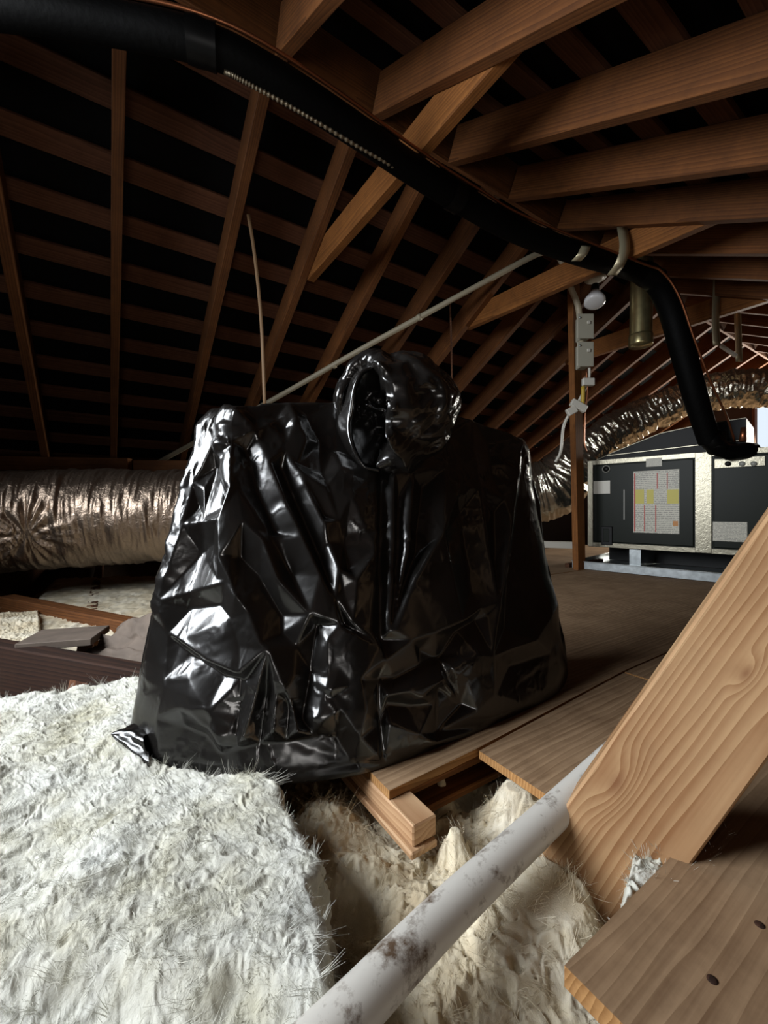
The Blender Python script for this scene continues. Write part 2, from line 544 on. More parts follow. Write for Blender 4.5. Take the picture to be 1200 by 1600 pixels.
PT = 0.013
sheet('plywood_sheet', [(0.332, 0.488), (0.508, 0.493), (1.058, 0.530), (3.2, 0.56), (3.2, 1.545), (0.332, 1.545)], -PT, 0, floor)
sheet('plywood_sheet', [(0.512, -1.6), (1.050, -1.6), (1.050, 0.525), (0.512, 0.488)], -PT - .001, -0.001, floor)
sheet('plywood_sheet', [(1.056, -1.6), (3.2, -1.6), (3.2, 0.553), (1.056, 0.525)], -PT, 0.0, floor)
sheet('plywood_sheet', [(0.9, 1.553), (3.2, 1.553), (3.2, 2.6), (0.9, 2.6)], -PT, 0.001, floor)
sheet('plywood_sheet', [(3.206, -1.6), (6.5, -1.6), (6.5, 2.6), (3.206, 2.6)], -PT, 0.0, floor)
ns_ = sheet('plywood_sheet', [(0.318, -0.30), (0.9, -0.30), (0.9, 0.207), (0.318, 0.207)], 0.0, 0.018, floor)
for sx_, sy_ in ((1187, 1445), (1113, 1531)):
    c = G(sx_, sy_, 0.018)
    tube('screw', [c, c + Vector((0, 0, 0.0006)), c + Vector((0, 0, 0.0010))], [0.0040, 0.0038, 0.0020], M['shaded_timber'], ns_, n=12, sub=1)
sheet('plywood_sheet', [(-0.9, -0.75), (0.5, -0.75), (0.5, -0.305), (-0.9, -0.305)], -PT, 0.0, floor)
for x in (-1.68, -1.27, -0.87, -0.46, -0.06):
    board('joist', (x, EAVE_N, -0.095), (x, EAVE_F, -0.095), 0.04, 0.15, M['old'], floor)
for x in (0.75, 1.16, 1.56, 1.97, 2.38):
    board('joist', (x, EAVE_N, -0.095), (x, EAVE_F, -0.095), 0.04, 0.149, M['old'], floor)


def gable(name, x, vent, sgn):
    """gable wall with a rectangular daylight vent, built from boards of wall around the opening"""
    g = tag(empty(name, (x, RIDGE_Y, 0)), kind='structure')
    y0, y1, z0, z1 = vent
    def slab(nm, ya, yb, za, zb):
        board(nm, (x, ya, (za + zb) / 2), (x, yb, (za + zb) / 2), 0.05, zb - za, M['wallboard'], g, bev=0)
    slab('wall_panel', -2.4, 5.2, -0.2, z0)
    slab('wall_panel', -2.4, 5.2, z1, 2.4)
    slab('wall_panel', -2.4, y0, z0, z1)
    slab('wall_panel', y1, 5.2, z0, z1)
    for (ya, za, yb, zb) in ((y0, z0, y1, z0), (y0, z1, y1, z1), (y0, z0, y0, z1), (y1, z0, y1, z1)):
        board('vent_frame', (x + sgn * .01, ya, za), (x + sgn * .01, yb, zb), 0.09, 0.03, M['old'], g, up=(0, 0, 1) if za == zb else (0, 1, 0))
    return g


gable('wall_left', GX0 - 0.03, VENT0, 1)
gable('wall_right', GX1 + 0.03, VENT1, -1)
for nm, y in (('wall_back', EAVE_F + 0.12), ('wall_front', EAVE_N - 0.12)):
    o = board(nm, (GX0, y, -0.05), (GX1, y, -0.05), 0.05, 0.5, M['wallboard'], None, bev=0)
    tag(o, kind='structure')

# ------------------------------------------------------------------ roof timbers that stand on their own
TIE_Z = CAM_H + 1.286
for x, lab in ((0.938, 'orange lit collar tie crossing the ridge nearest the camera'),
               (2.152, 'collar tie under the black pipe clamp, beside the white conduit bend'),
               (3.368, 'farthest collar tie behind the hanging round metal vent pipe')):
    h = 0.135
    dy = (RZ0 - SL * RIDGE_Y - TIE_Z) / SL + 0.03
    tl = 0.05 if 2 < x < 3 else 0.0
    o = board('collar_tie', (x, RIDGE_Y - dy, TIE_Z + h / 2 - 0.02 - tl), (x, RIDGE_Y + dy, TIE_Z + h / 2 - 0.02 + tl * .4), 0.04, h, M['tie'])
    tag(o, lab, 'beam', 'collar ties')

pb = W(905, 890, 2.74)
post = board('wooden_post', (pb.x, pb.y, 0.0), (pb.x - 0.015, pb.y, 1.97), 0.085, 0.04, M['tie'], up=(0, 1, 0))
post.matrix_basis = frame_mat(Vector((pb.x + .0, pb.y, 0.001)), Vector((pb.x - 0.02, pb.y + 0.03, 1.96)), (0, 1, 0.0))
tag(post, 'upright reddish wooden post carrying the grey junction boxes', 'post')
o = board('floor_cleat', P(1.245, 2.83, 0.015), P(1.62, 3.10, 0.015), 0.03, 0.028, M['old'])
tag(o, 'thin dark cleat on the plywood between post and furnace', 'cleat')

# diagonal foreground brace
b0, b1 = P(0.200, 0.507, -0.118), P(0.438, 0.475, 0.268)
axis = (b1 - b0).normalized()
top = b0 + axis * 1.40
nh = P(-0.52, -0.82, 0.12)
Mi = frame_mat(b0, top, nh).inverted()
kk = []
for kpx, kpy, ks, ka in ((964, 1224, 0.030, 0.022), (1166, 1052, 0.018, 0.012)):
    q = W(kpx, kpy, 0.485); dirv = (q - Vector((0, 0, CAM_H)))
    # meet the front face of the board along that line of sight
    a_, d_ = Mi @ Vector((0, 0, CAM_H)), Mi.to_3x3() @ dirv
    t_ = (0.020 - a_.z) / d_.z
    h_ = a_ + d_ * t_
    kk.append((h_.x, h_.y, ks, ka))
M['brace_face'] = wood('knotty_brace_wood', (132, 90, 56), (186, 152, 113), ring=48, rough=0.6, ring_amt=0.42, offs=(0, 0.045, 0.03), dirt=0.12, streak=0.8, xs=0.14, warp=0.03, knots=kk)
o = board('diagonal_brace', b0, top, 0.118, 0.040, M['brace_face'], up=nh, bev=0.003)
tag(o, 'thick pale diagonal wooden brace in the right foreground', 'brace')

# eave boards above the left duct
for (xa, ya, xb, yb, d1, d2, lab) in ((-120, 722, 203, 727, 2.75, 2.75, 'reddish board lying above the foil duct, left of the other'),
                             (211, 730, 420, 731, 2.80, 2.85, 'short brown board behind the bag, right end of the eave boards')):
    o = board('eave_board', W(xa, ya, d1), W(xb, yb, d2), 0.05, 0.09, M['rafter'])
    tag(o, lab, 'board', 'eave boards')

# ------------------------------------------------------------------ joist stub and strips in the floor opening
j = empty('joist_stub', (0.35, 0.43, -0.06))
tag(j, 'sawn joist end sticking out from under the plywood by the floor opening', 'joist')
board('block', (0.350, 0.43, -0.0275), (0.350, 1.45, -0.0275), 0.040, 0.028, M['brace'], j)
board('lower_board', (0.345, 0.424, -0.047), (0.345, 1.45, -0.047), 0.044, 0.010, M['brace'], j)
for k, (y, z, lab) in enumerate(((0.506, -0.036, 'upper thin wooden strip under the plywood notch'), (0.502, -0.066, 'lower thin wooden strip under the plywood notch'))):
    o = board('wood_strip', (0.38, y + 0.02, z), (0.735, y + 0.02, z), 0.03 + 0.02 * k, 0.013, M['tie'])
    tag(o, lab, 'wood strip', 'strips under the plywood notch')

# ------------------------------------------------------------------ black bag
def crumple(A, wrap, Lh, Lv, base, nor, lim_in, lim_out, pin, iters=220, bend=0.25, zmin=None, g=0.0):
    """position based cloth on a quad grid: rest lengths longer than the base make the film buckle"""
    Pn = A.copy()
    n, m = A.shape[:2]
    Ld = np.sqrt(0.5 * (Lh[:-1] ** 2 + Lh[1:] ** 2) + Lv[:, :] ** 2) if wrap else None
    w = 1.0 - pin

    def solve(i0, i1, axis, L, k, only_short=False):
        if axis == 0: a, b = Pn[i0, :], Pn[i1, :]; wa, wb = w[i0, :], w[i1, :]
        elif axis == 1: a, b = Pn[:, i0], Pn[:, i1]; wa, wb = w[:, i0], w[:, i1]
        d = b - a
        l = np.sqrt((d * d).sum(-1)) + 1e-9
        c = (l - L) / l
        if only_short: c = np.minimum(c, 0)
        s = wa + wb + 1e-9
        corr = d * (k * c / s)[..., None]
        if axis == 0: Pn[i0, :] += corr * wa[..., None]; Pn[i1, :] -= corr * wb[..., None]
        else: Pn[:, i0] += corr * wa[..., None]; Pn[:, i1] -= corr * wb[..., None]

    cols = np.arange(m)
    for it in range(iters):
        Pn[..., 2] -= g * w
        for par in (0, 1):
            i0 = np.arange(par, n - 1, 2)
            solve(i0, i0 + 1, 0, Lv[i0], 0.9)
        for par in (0, 1):
            i0 = np.arange(par, m if wrap else m - 1, 2); i1 = (i0 + 1) % m
            solve(i0, i1, 1, Lh[:, i0], 0.9)
        # shear
        for sgn in (1, -1):
            jj = (cols + sgn) % m
            for par in (0, 1):
                i0 = np.arange(par, n - 1, 2)
                a, b = Pn[i0], Pn[i0 + 1][:, jj]
                d = b - a
                l = np.sqrt((d * d).sum(-1)) + 1e-9
                L = np.sqrt(Lv[i0] ** 2 + Lh[i0] ** 2)
                c = 0.35 * (l - L) / l * 0.5
                if not wrap:
                    c[:, -1 if sgn == 1 else 0] = 0
                corr = d * c[..., None]
                Pn[i0] += corr * w[i0][..., None]
                tmp = Pn[i0 + 1]
                tmp[:, jj] -= corr * w[i0 + 1][:, jj][..., None]
                Pn[i0 + 1] = tmp
        # bending: keep second neighbours apart
        if bend:
            for st in (2, 4):
                for par in range(st):
                    i0 = np.arange(par, n - st, st)
                    for off in (0,):
                        sel = i0[::2] if True else i0
                        solve(sel, sel + st, 0, st * Lv[sel] * 0.93, bend, True)
                        sel = i0[1::2]
                        if len(sel): solve(sel, sel + st, 0, st * Lv[sel] * 0.93, bend, True)
                    i0 = np.arange(par, m if wrap else m - st, st)
                    for sel in (i0[::2], i0[1::2]):
                        if len(sel): solve(sel, (sel + st) % m, 1, st * Lh[:, sel] * 0.93, bend, True)
        disp = ((Pn - base) * nor).sum(-1)
        cl = np.clip(disp, -lim_in, lim_out)
        Pn += nor * (cl - disp)[..., None]
        if zmin is not None:
            Pn[..., 2] = np.maximum(Pn[..., 2], zmin)
    return Pn


def grid_normals(A, wrap):
    if wrap:
        du = np.roll(A, -1, 1) - np.roll(A, 1, 1)
    else:
        du = np.gradient(A, axis=1)
    dv = np.gradient(A, axis=0)
    N = np.cross(du, dv)
    N /= np.linalg.norm(N, axis=-1)[..., None] + 1e-9
    return N


def seg_dist(px, py, poly):
    best = np.full(px.shape, 1e9); tt = np.zeros(px.shape)
    L = 0; tot = sum(math.dist(poly[i], poly[i + 1]) for i in range(len(poly) - 1))
    for (x1, y1), (x2, y2) in zip(poly[:-1], poly[1:]):
        l = math.dist((x1, y1), (x2, y2))
        t = np.clip(((px - x1) * (x2 - x1) + (py - y1) * (y2 - y1)) / (l * l), 0, 1)
        d = np.hypot(px - (x1 + t * (x2 - x1)), py - (y1 + t * (y2 - y1)))
        m_ = d < best
        best = np.where(m_, d, best); tt = np.where(m_, (L + t * l) / tot, tt)
        L += l
    return best, tt


BAG_CTRL = {   # (lateral, depth) outline at three heights: BL L1 FL F1 F2 FR BR B
    0.00: [(-.430, .730), (-.376, .645), (-.195, .592), (-.035, .618), (.165, .735), (.385, .895), (.40, .985), (-.1, 1.00)],
    0.27: [(-.375, .722), (-.312, .682), (-.232, .645), (-.06, .690), (.16, .820), (.372, .965), (.38, 1.05), (-.1, 1.00)],
    0.58: [(-.318, .760), (-.293, .738), (-.260, .716), (-.05, .825), (.13, .92), (.335, 1.02), (.335, 1.09), (-.08, 1.02)],
}
BAG_CREASES = [  # creases of the film on the front: polylines of (px, py, height in mm)
    [(362, 640, 14), (364, 690, 10), (362, 760, 13), (350, 812, 17), (350, 870, 14), (372, 930, 13), (389, 955, 11), (408, 1003, 14), (420, 1013, 15)],
    [(362, 640, 14), (400, 676, 13), (420, 725, 13), (445, 785, 13), (472, 840, 13), (500, 900, 13), (515, 960, 10)],
    [(385, 700, -9), (405, 770, -11), (430, 830, -11), (455, 895, -9)],
    [(372, 762, 7), (420, 835, 3), (445, 843, 2)],
    [(350, 812, 17), (380, 817, 13), (410, 845, 13), (433, 905, 11), (484, 960, 11), (530, 975, 11), (590, 1010, 11)],
    [(375, 870, -9), (405, 900, -11), (440, 960, -13)],
    [(440, 730, -9), (470, 800, -13), (500, 870, -13), (540, 980, -9)],
    [(445, 705, 6), (467, 740, 13), (505, 820, 14), (527, 890, 13), (550, 975, 6)],
    [(587, 742, 8), (545, 780, 11), (512, 850, 3)],
    [(530, 732, 9), (507, 765, 11), (505, 807, 2)],
    [(505, 740, -5), (540, 850, -9), (545, 890, -7)],
    [(520, 935, 9), (552, 905, 12), (575, 930, 7)],
    [(583, 740, 9), (586, 860, 10), (578, 980, 5)],
    [(597, 735, -9), (597, 870, -11), (598, 1000, -9), (600, 1030, 6)],
    [(612, 740, 10), (612, 860, 10), (606, 985, 7)],
    [(640, 745, 11), (633, 860, 11), (613, 975, 5)],
    [(625, 780, -9), (624, 870, -9), (618, 940, -6)],
    [(662, 760, -9), (652, 870, -11), (630, 930, -9)],
    [(690, 735, 9), (686, 832, 16), (639, 910, 11), (611, 985, 9)],
    [(686, 832, 16), (700, 900, 13), (713, 972, 17), (672, 990, 11), (639, 1000, 9)],
    [(660, 1015, -9), (690, 1027, -13), (726, 1102, -11)],
    [(716, 985, -8), (693, 1025, -13)],
    [(732, 705, 9), (709, 775, 11), (694, 830, 9)],
    [(722, 800, -9), (735, 880, -9), (738, 925, -5)],
    [(737, 700, 9), (746, 760, 10), (756, 850, 10), (771, 934, 12)],
    [(748, 950, 8), (745, 968, -9), (757, 960, 5)],
    [(812, 690, 9), (795, 820, 12), (774, 940, 14), (762, 1024, 14), (768, 1085, 9)],
    [(810, 800, -8), (797, 900, -10), (793, 985, -9)],
    [(775, 800, -8), (776, 880, -8)],
    [(765, 1024, 13), (800, 1010, 11), (834, 1000, 9)],
    [(800, 1040, -8), (830, 1030, -6)],
    [(700, 1042, 6), (738, 1022, 13), (760, 1050, 9)],
    [(725, 1060, 7), (742, 1110, 7)],
    [(693, 1030, -9), (633, 1078, 11), (603, 1085, 7)],
    [(660, 1040, -9), (620, 1060, -8)],
    [(606, 1100, -8), (640, 1104, -10), (680, 1100, -4)],
    [(655, 1088, 9), (688, 1062, 8)],
    [(690, 1075, -9), (687, 1145, -9)],
    [(606, 1130, 6), (650, 1145, 9), (678, 1160, 7)],
    [(290, 819, 10), (325, 816, 11), (350, 812, 17)],
    [(326, 668, 5), (337, 695, 12), (361, 697, 10)],
    [(337, 695, 12), (335, 730, -7), (347, 785, -9)],
    [(361, 735, 12), (349, 750, 3), (347, 785, -9)],
    [(303, 755, 3), (322, 765, 8), (325, 815, 11)],
    [(310, 790, -5), (300, 806, 2)],
    [(299, 825, 9), (312, 865, -7), (344, 905, 6)],
    [(330, 850, -6), (335, 880, 2)],
    [(254, 940, 12), (300, 926, 6), (357, 908, 9), (383, 942, 11)],
    [(300, 950, -4), (340, 945, -8), (362, 965, 2), (376, 1010, 5)],
    [(288, 1000, 10), (330, 1030, 11), (376, 1050, 12)],
    [(298, 1022, -9), (343, 1056, -12), (374, 1060, -9)],
    [(265, 990, 4), (262, 1060, 6), (250, 1120, 5)],
    [(300, 1060, 6), (330, 1110, 7), (345, 1160, 8)],
    [(285, 1105, 8), (305, 1110, 10), (325, 1135, 4)],
    [(285, 1135, -6), (318, 1150, -8), (340, 1180, -7)],
    [(420, 1013, 15), (400, 1090, 11), (383, 1150, 12)],
    [(420, 1020, 12), (413, 1090, -11), (403, 1165, -11)],
    [(420, 1013, 15), (432, 1080, 9), (428, 1140, 10)],
    [(420, 1013, 15), (446, 1075, 12), (466, 1140, 13)],
    [(385, 1060, -8), (370, 1120, -9), (366, 1170, -6)],
    [(452, 1100, -6), (446, 1160, -8)],
    [(440, 990, -9), (462, 1010, -4), (460, 1060, 4)],
    [(497, 975, -11), (486, 1050, -15), (471, 1128, -11)],
    [(510, 1000, 9), (512, 1060, 7), (492, 1125, 6)],
    [(545, 1003, 10), (560, 1060, 9), (570, 1110, 10)],
    [(500, 1130, 8), (530, 1105, 10), (560, 1150, 9), (588, 1180, 6)],
    [(490, 1150, -5), (525, 1150, -6), (550, 1190, -4)],
    [(594, 1060, -6), (598, 1130, -8), (602, 1195, -7)],
    [(380, 634, 5), (450, 630, 5), (525, 627, 5)],
    [(400, 652, -6), (418, 668, 8), (402, 690, 5)],
    [(430, 650, -8), (445, 668, -6)],
    [(460, 655, 10), (447, 692, 7)],
    [(478, 690, 10), (463, 728, 5)],
    [(480, 650, -7), (500, 690, -8), (520, 700, -5)],
    [(735, 655, 5), (780, 672, 6), (808, 685, 5)],
    [(765, 690, -7), (770, 740, -7), (785, 780, 4)],
]


def tri_interp(pts, hts, edges, qx, qy):
    """piecewise linear surface over a constrained Delaunay net of the crease points"""
    from mathutils.geometry import delaunay_2d_cdt
    vo, eo, fo, ov, oe, of = delaunay_2d_cdt([Vector((x, y)) for x, y in pts], edges, [], 0, 1e-6)
    h = []
    for k, src in enumerate(ov):
        if src: h.append(float(np.mean([hts[i] for i in src])))
        else:   # crossing of two creases: inverse distance height
            d = np.array([math.hypot(vo[k].x - x, vo[k].y - y) for x, y in pts])
            w_ = 1 / (d ** 2 + 1e-3); h.append(float((w_ * np.array(hts)).sum() / w_.sum()))
    out = np.zeros(qx.shape)
    fx, fy, fo_ = qx.ravel(), qy.ravel(), out.ravel()
    for f in fo:
        for t in range(1, len(f) - 1):
            ia, ib, ic = f[0], f[t], f[t + 1]
            a, b, c = vo[ia], vo[ib], vo[ic]
            det = (b.y - c.y) * (a.x - c.x) + (c.x - b.x) * (a.y - c.y)
            if abs(det) < 1e-9: continue
            sel = np.nonzero((fx >= min(a.x, b.x, c.x)) & (fx <= max(a.x, b.x, c.x)) & (fy >= min(a.y, b.y, c.y)) & (fy <= max(a.y, b.y, c.y)))[0]
            if not len(sel): continue
            l1 = ((b.y - c.y) * (fx[sel] - c.x) + (c.x - b.x) * (fy[sel] - c.y)) / det
            l2 = ((c.y - a.y) * (fx[sel] - c.x) + (a.x - c.x) * (fy[sel] - c.y)) / det
            l3 = 1 - l1 - l2
            ok = (l1 >= -1e-6) & (l2 >= -1e-6) & (l3 >= -1e-6)
            fo_[sel[ok]] = l1[ok] * h[ia] + l2[ok] * h[ib] + l3[ok] * h[ic]
    return fo_.reshape(qx.shape)


def blur(H, k, wrap=True):
    for _ in range(k):
        Hs = 0.5 * H + 0.25 * (np.roll(H, 1, 1) + np.roll(H, -1, 1))
        Hv = Hs.copy()
        Hv[1:-1] = 0.5 * Hs[1:-1] + 0.25 * (Hs[2:] + Hs[:-2])
        H = Hv
    return H


def closed_spline(C, s):
    """C (k,2) control points, s in [0,k): centripetal-ish Catmull-Rom with slight sharpening"""
    C = np.asarray(C); k = len(C)
    i = np.floor(s).astype(int) % k
    t = (s - np.floor(s))[:, None]
    a, b, c, d = C[(i - 1) % k], C[i], C[(i + 1) % k], C[(i + 2) % k]
    tau = 0.32
    m1, m2 = tau * (c - a), tau * (d - b)
    return (2 * t ** 3 - 3 * t ** 2 + 1) * b + (t ** 3 - 2 * t ** 2 + t) * m1 + (-2 * t ** 3 + 3 * t ** 2) * c + (t ** 3 - t ** 2) * m2


def build_bag():
    hs = sorted(BAG_CTRL)
    per_seg = [60, 60, 90, 96, 96, 40, 40, 40]
    s = np.concatenate([k + np.arange(n) / n for k, n in enumerate(per_seg)])
    m = len(s)
    NS, NC = 230, 16
    loops = [closed_spline(BAG_CTRL[h], s) for h in hs]
    ztop = np.interp(s, [0, 1, 2, 3, 4, 5, 6, 7, 8], [.575, .565, .575, .612, .615, .572, .57, .59, .575])
    rows = []
    for j in range(NS):
        t = j / (NS - 1)
        # quadratic through the three outlines
        tm = hs[1] / hs[2]
        l0 = (t - tm) * (t - 1) / (tm); l1 = t * (t - 1) / (tm * (tm - 1)); l2 = t * (t - tm) / (1 - tm)
        xy = loops[0] * l0 + loops[1] * l1 + loops[2] * l2
        # tuck at the hem, roundover at the shoulder
        ctr = xy.mean(0)
        k = 1 - 0.05 * max(0, 1 - t / 0.05) ** 2 - 0.05 * max(0, (t - 0.95) / 0.05) ** 2
        xy = ctr + (xy - ctr) * k
        z = ztop * t
        rows.append(np.stack([xy[:, 0], xy[:, 1], z], -1))
    last = rows[-1]
    ctr = np.array([last[:, 0].mean(), last[:, 1].mean()])
    for j in range(1, NC + 1):
        t = j / NC
        f = 0.95 * (1 - t) + 0.02
        xy = ctr + (last[:, :2] - ctr) / 0.95 * (f + 0.0)
        rows.append(np.stack([xy[:, 0], xy[:, 1], last[:, 2] + 0.02 * math.sin(t * math.pi / 2) - 0.03 * t], -1))
    A = np.array(rows)
    B = np.stack([SY * A[..., 1] + CYW * A[..., 0], CYW * A[..., 1] - SY * A[..., 0], A[..., 2]], -1)
    N = grid_normals(B, True)
    cen = B.mean((0, 1))
    if ((B - cen) * N).sum(-1).mean() < 0: N = -N
    px, py = proj(B)
    facing = sstep(-0.03, 0.03, ((np.array([0, 0, CAM_H]) - B) * N).sum(-1) / 0.8)
    pts, hts, edges = [], [], []
    for poly in BAG_CREASES:
        for i, (x, y, h) in enumerate(poly):
            pts.append((x + 0.01 * len(pts) % 0.3, y)); hts.append(h)
            if i: edges.append((len(pts) - 2, len(pts) - 1))
    for x, y in [(120, 600), (480, 560), (900, 600), (930, 1100), (700, 1260), (400, 1300), (150, 1260), (220, 940), (180, 1180), (900, 900), (850, 720), (300, 640), (600, 1250), (860, 1020), (850, 1110), (790, 1135), (250, 1200), (215, 1120)]:
        pts.append((x, y)); hts.append(0)
    big = blur(tri_interp(pts, hts, edges, px, py), 1) * facing
    ss, tt = np.meshgrid(np.arange(m) / m, np.linspace(0, 1, len(A)))
    # second, finer net of small crumples
    rng = np.random.default_rng(12)
    q = [(x, y) for x, y in zip(rng.uniform(-.05, 1.05, 1500), rng.uniform(-.05, 1.05, 1500))]
    fine = blur(tri_interp(q, list(rng.normal(0, 1, len(q))), [], ss, tt), 1)
    mask = sstep(0.45, 0.75, fbm(ss * 9, tt * 6, 51, 2))
    back = (fbm(ss * 26, tt * 2.2, 3, 3, ridged=True) - 0.5) * 0.012 * (1 - facing)
    disp = big * 0.00105 + fine * (0.0004 + 0.0013 * mask) + back
    disp += 0.004 * (fbm(ss * 14, tt * 5, 71, 2) - 0.5)
    disp += 0.0012 * np.exp(-np.abs(fbm(ss * 34, tt * 15, 81, 3) - 0.5) / 0.02) * (0.3 + mask)
    disp *= sstep(0, 0.03, tt) * (1 - 0.7 * sstep(0.93, 1.0, tt))
    S = B + N * disp[..., None]
    S[..., 2] = np.maximum(S[..., 2], 0.002)
    # settle the left side onto the insulation it stands on
    return S


BAG = build_bag()
bag = empty('black_plastic_bag', P(0, 0.85, 0))
tag(bag, 'large crumpled black plastic bag draped over a box, hood-like knot on top', 'plastic bag')
grid_mesh('bag_body', BAG, M['bag'], bag, wrap=True)


def build_hood():
    """gathered mouth of the bag: crumpled shell with an open fold on its left"""
    n, m = 110, 150
    v = np.linspace(0.02, np.pi - 0.02, n)[:, None]; u = np.linspace(0, 2 * np.pi, m, endpoint=False)[None, :]
    # camera-aligned sphere: x lateral, y depth, z up
    X = np.sin(v) * np.cos(u); Y = np.sin(v) * np.sin(u); Z = np.cos(v) * np.ones_like(u)
    d0 = 0.80
    cx, cz = (617 - CX) / F_PX * d0, CAM_H + (CY - 642) / F_PX * d0
    rx, rz, ry = 94 / F_PX * d0, 94 / F_PX * d0, 0.085
    qx, qz = X, Z
    # outline irregularity
    ang = np.arctan2(Z, X)
    rad = 1 + 0.05 * np.sin(3 * ang + 1.0) + 0.03 * np.sin(7 * ang) - 0.10 * np.exp(-((ang + 2.1) / 0.35) ** 2) - 0.06 * np.exp(-((ang - 1.75) / 0.12) ** 2)
    lat, dep, zz = cx + rx * rad * X, d0 + ry * Y, cz + rz * rad * Z
    ppx, ppy = CX + F_PX * lat / dep, CY - F_PX * (zz - CAM_H) / dep
    front = sstep(0.05, -0.35, Y)
    # the open mouth at the left: pushed in
    ex, ey = (ppx - 572) / 34, (ppy - 645) / 78
    mouth = sstep(1.15, 0.75, np.hypot(ex, ey)) * front
    disp = -0.075 * mouth
    for poly, wpx, h in [([(552, 575), (600, 565), (640, 570), (665, 590)], 16, .014), ([(598, 580), (575, 615), (560, 622), (585, 628), (600, 650), (615, 690), (640, 735)], 13, .030),
                         ([(606, 585), (604, 620), (618, 645)], 10, .022), ([(628, 575), (636, 620), (640, 640)], 12, .016), ([(550, 622), (575, 626)], 9, .030),
                         ([(640, 700), (680, 705), (708, 695)], 16, .012), ([(640, 732), (680, 720), (710, 690)], 10, .010), ([(660, 565), (690, 610), (700, 660)], 14, .008),
                         ([(612, 555), (632, 572), (655, 588)], 9, -.018), ([(618, 660), (650, 690), (690, 705)], 14, -.012), ([(588, 700), (598, 722), (596, 735)], 8, .03)]:
        d, t = seg_dist(ppx, ppy, poly)
        disp = disp + h * np.clip(1 - d / wpx, 0, 1) * front
    disp = disp + 0.010 * (fbm(u * 3 + 0 * v, v * 4 + 0 * u, 21, 4, ridged=True) - 0.5)
    nrm = np.stack([X / rx, Y / ry, Z / rz], -1); nrm /= np.linalg.norm(nrm, axis=-1)[..., None]
    loc = np.stack([lat, dep, zz], -1)
    push = np.where(disp[..., None] < -0.0, 0, 1)
    S = loc + nrm * disp[..., None] * 0.6 + np.stack([0 * disp, -disp * 0.6, 0 * disp], -1)
    base = loc + 0
    Lh = np.linalg.norm(np.roll(base, -1, 1) - base, axis=-1) * 1.12
    Lv = np.linalg.norm(base[1:] - base[:-1], axis=-1) * 1.10
    Lh = np.maximum(Lh, 0.35 * np.linalg.norm(np.roll(S, -1, 1) - S, axis=-1))
    Lv = np.maximum(Lv, 0.35 * np.linalg.norm(S[1:] - S[:-1], axis=-1))
    pin = np.zeros((n, m)); pin[:2] = 1; pin[-2:] = 1; pin = np.maximum(pin, 0.7 * mouth)
    S = crumple(S, True, Lh, Lv, S.copy(), nrm, 0.010, 0.012, pin, iters=50, bend=0.4)
    return np.stack([SY * S[..., 1] + CYW * S[..., 0], CYW * S[..., 1] - SY * S[..., 0], S[..., 2]], -1)


grid_mesh('gathered_mouth', build_hood(), M['bag'], bag, wrap=True)


def build_rim():
    """loose curled hem of the mouth on its left side"""
    pts = [(590, 566), (560, 572), (540, 600), (530, 640), (528, 672), (540, 702), (566, 732), (592, 740)]
    path = smooth_path([Vector((x, y, 0)) for x, y in pts], 12)
    rows = []
    for i, p in enumerate(path):
        t = i / (len(path) - 1)
        wd_ = 6 + 20 * math.sin(min(1, t * 1.15) * math.pi) ** 1.0
        row = []
        for k in range(14):
            f = k / 13
            nx = wd_ * f
            dep = 0.785 - 0.055 * f + 0.008 * math.sin(t * 11 + f * 3) * f
            if f > 0.75: dep += 0.10 * (f - 0.75)
            cxp, cyp = 590, 650
            dx, dy = cxp - p.x, cyp - p.y
            L = math.hypot(dx, dy)
            row.append(tuple(W(p.x + dx / L * nx, p.y + dy / L * nx, dep)))
        rows.append(row)
    return np.array(rows)


o = grid_mesh('hem', build_rim(), M['bag'], bag)
sm = o.modifiers.new('thickness', 'SOLIDIFY'); sm.thickness = 0.002


def build_tail():
    tip, a, b = W(173, 1147, 0.665), W(236, 1128, 0.68), W(240, 1192, 0.63)
    rows = []
    for i in range(26):
        t = i / 25
        c = tip.lerp((a + b) / 2, t)
        hw = (b - a) * 0.5 * (t ** 0.8)
        th = hw.length
        row = []
        for k in range(28):
            q = 2 * math.pi * k / 28
            fold = 1 + 0.22 * math.sin(q * 5 + 6 * t) + 0.12 * math.sin(q * 9 - 9 * t)
            v = c + hw * math.cos(q) * fold + P(-0.25, -0.9, 0.35).normalized() * math.sin(q) * th * 0.45 * fold
            v.z = max(v.z, 0.012)
            row.append(tuple(v))
        rows.append(row)
    return np.array(rows)


grid_mesh('corner_tail', build_tail(), M['bag'], bag, wrap=True, flip=True)

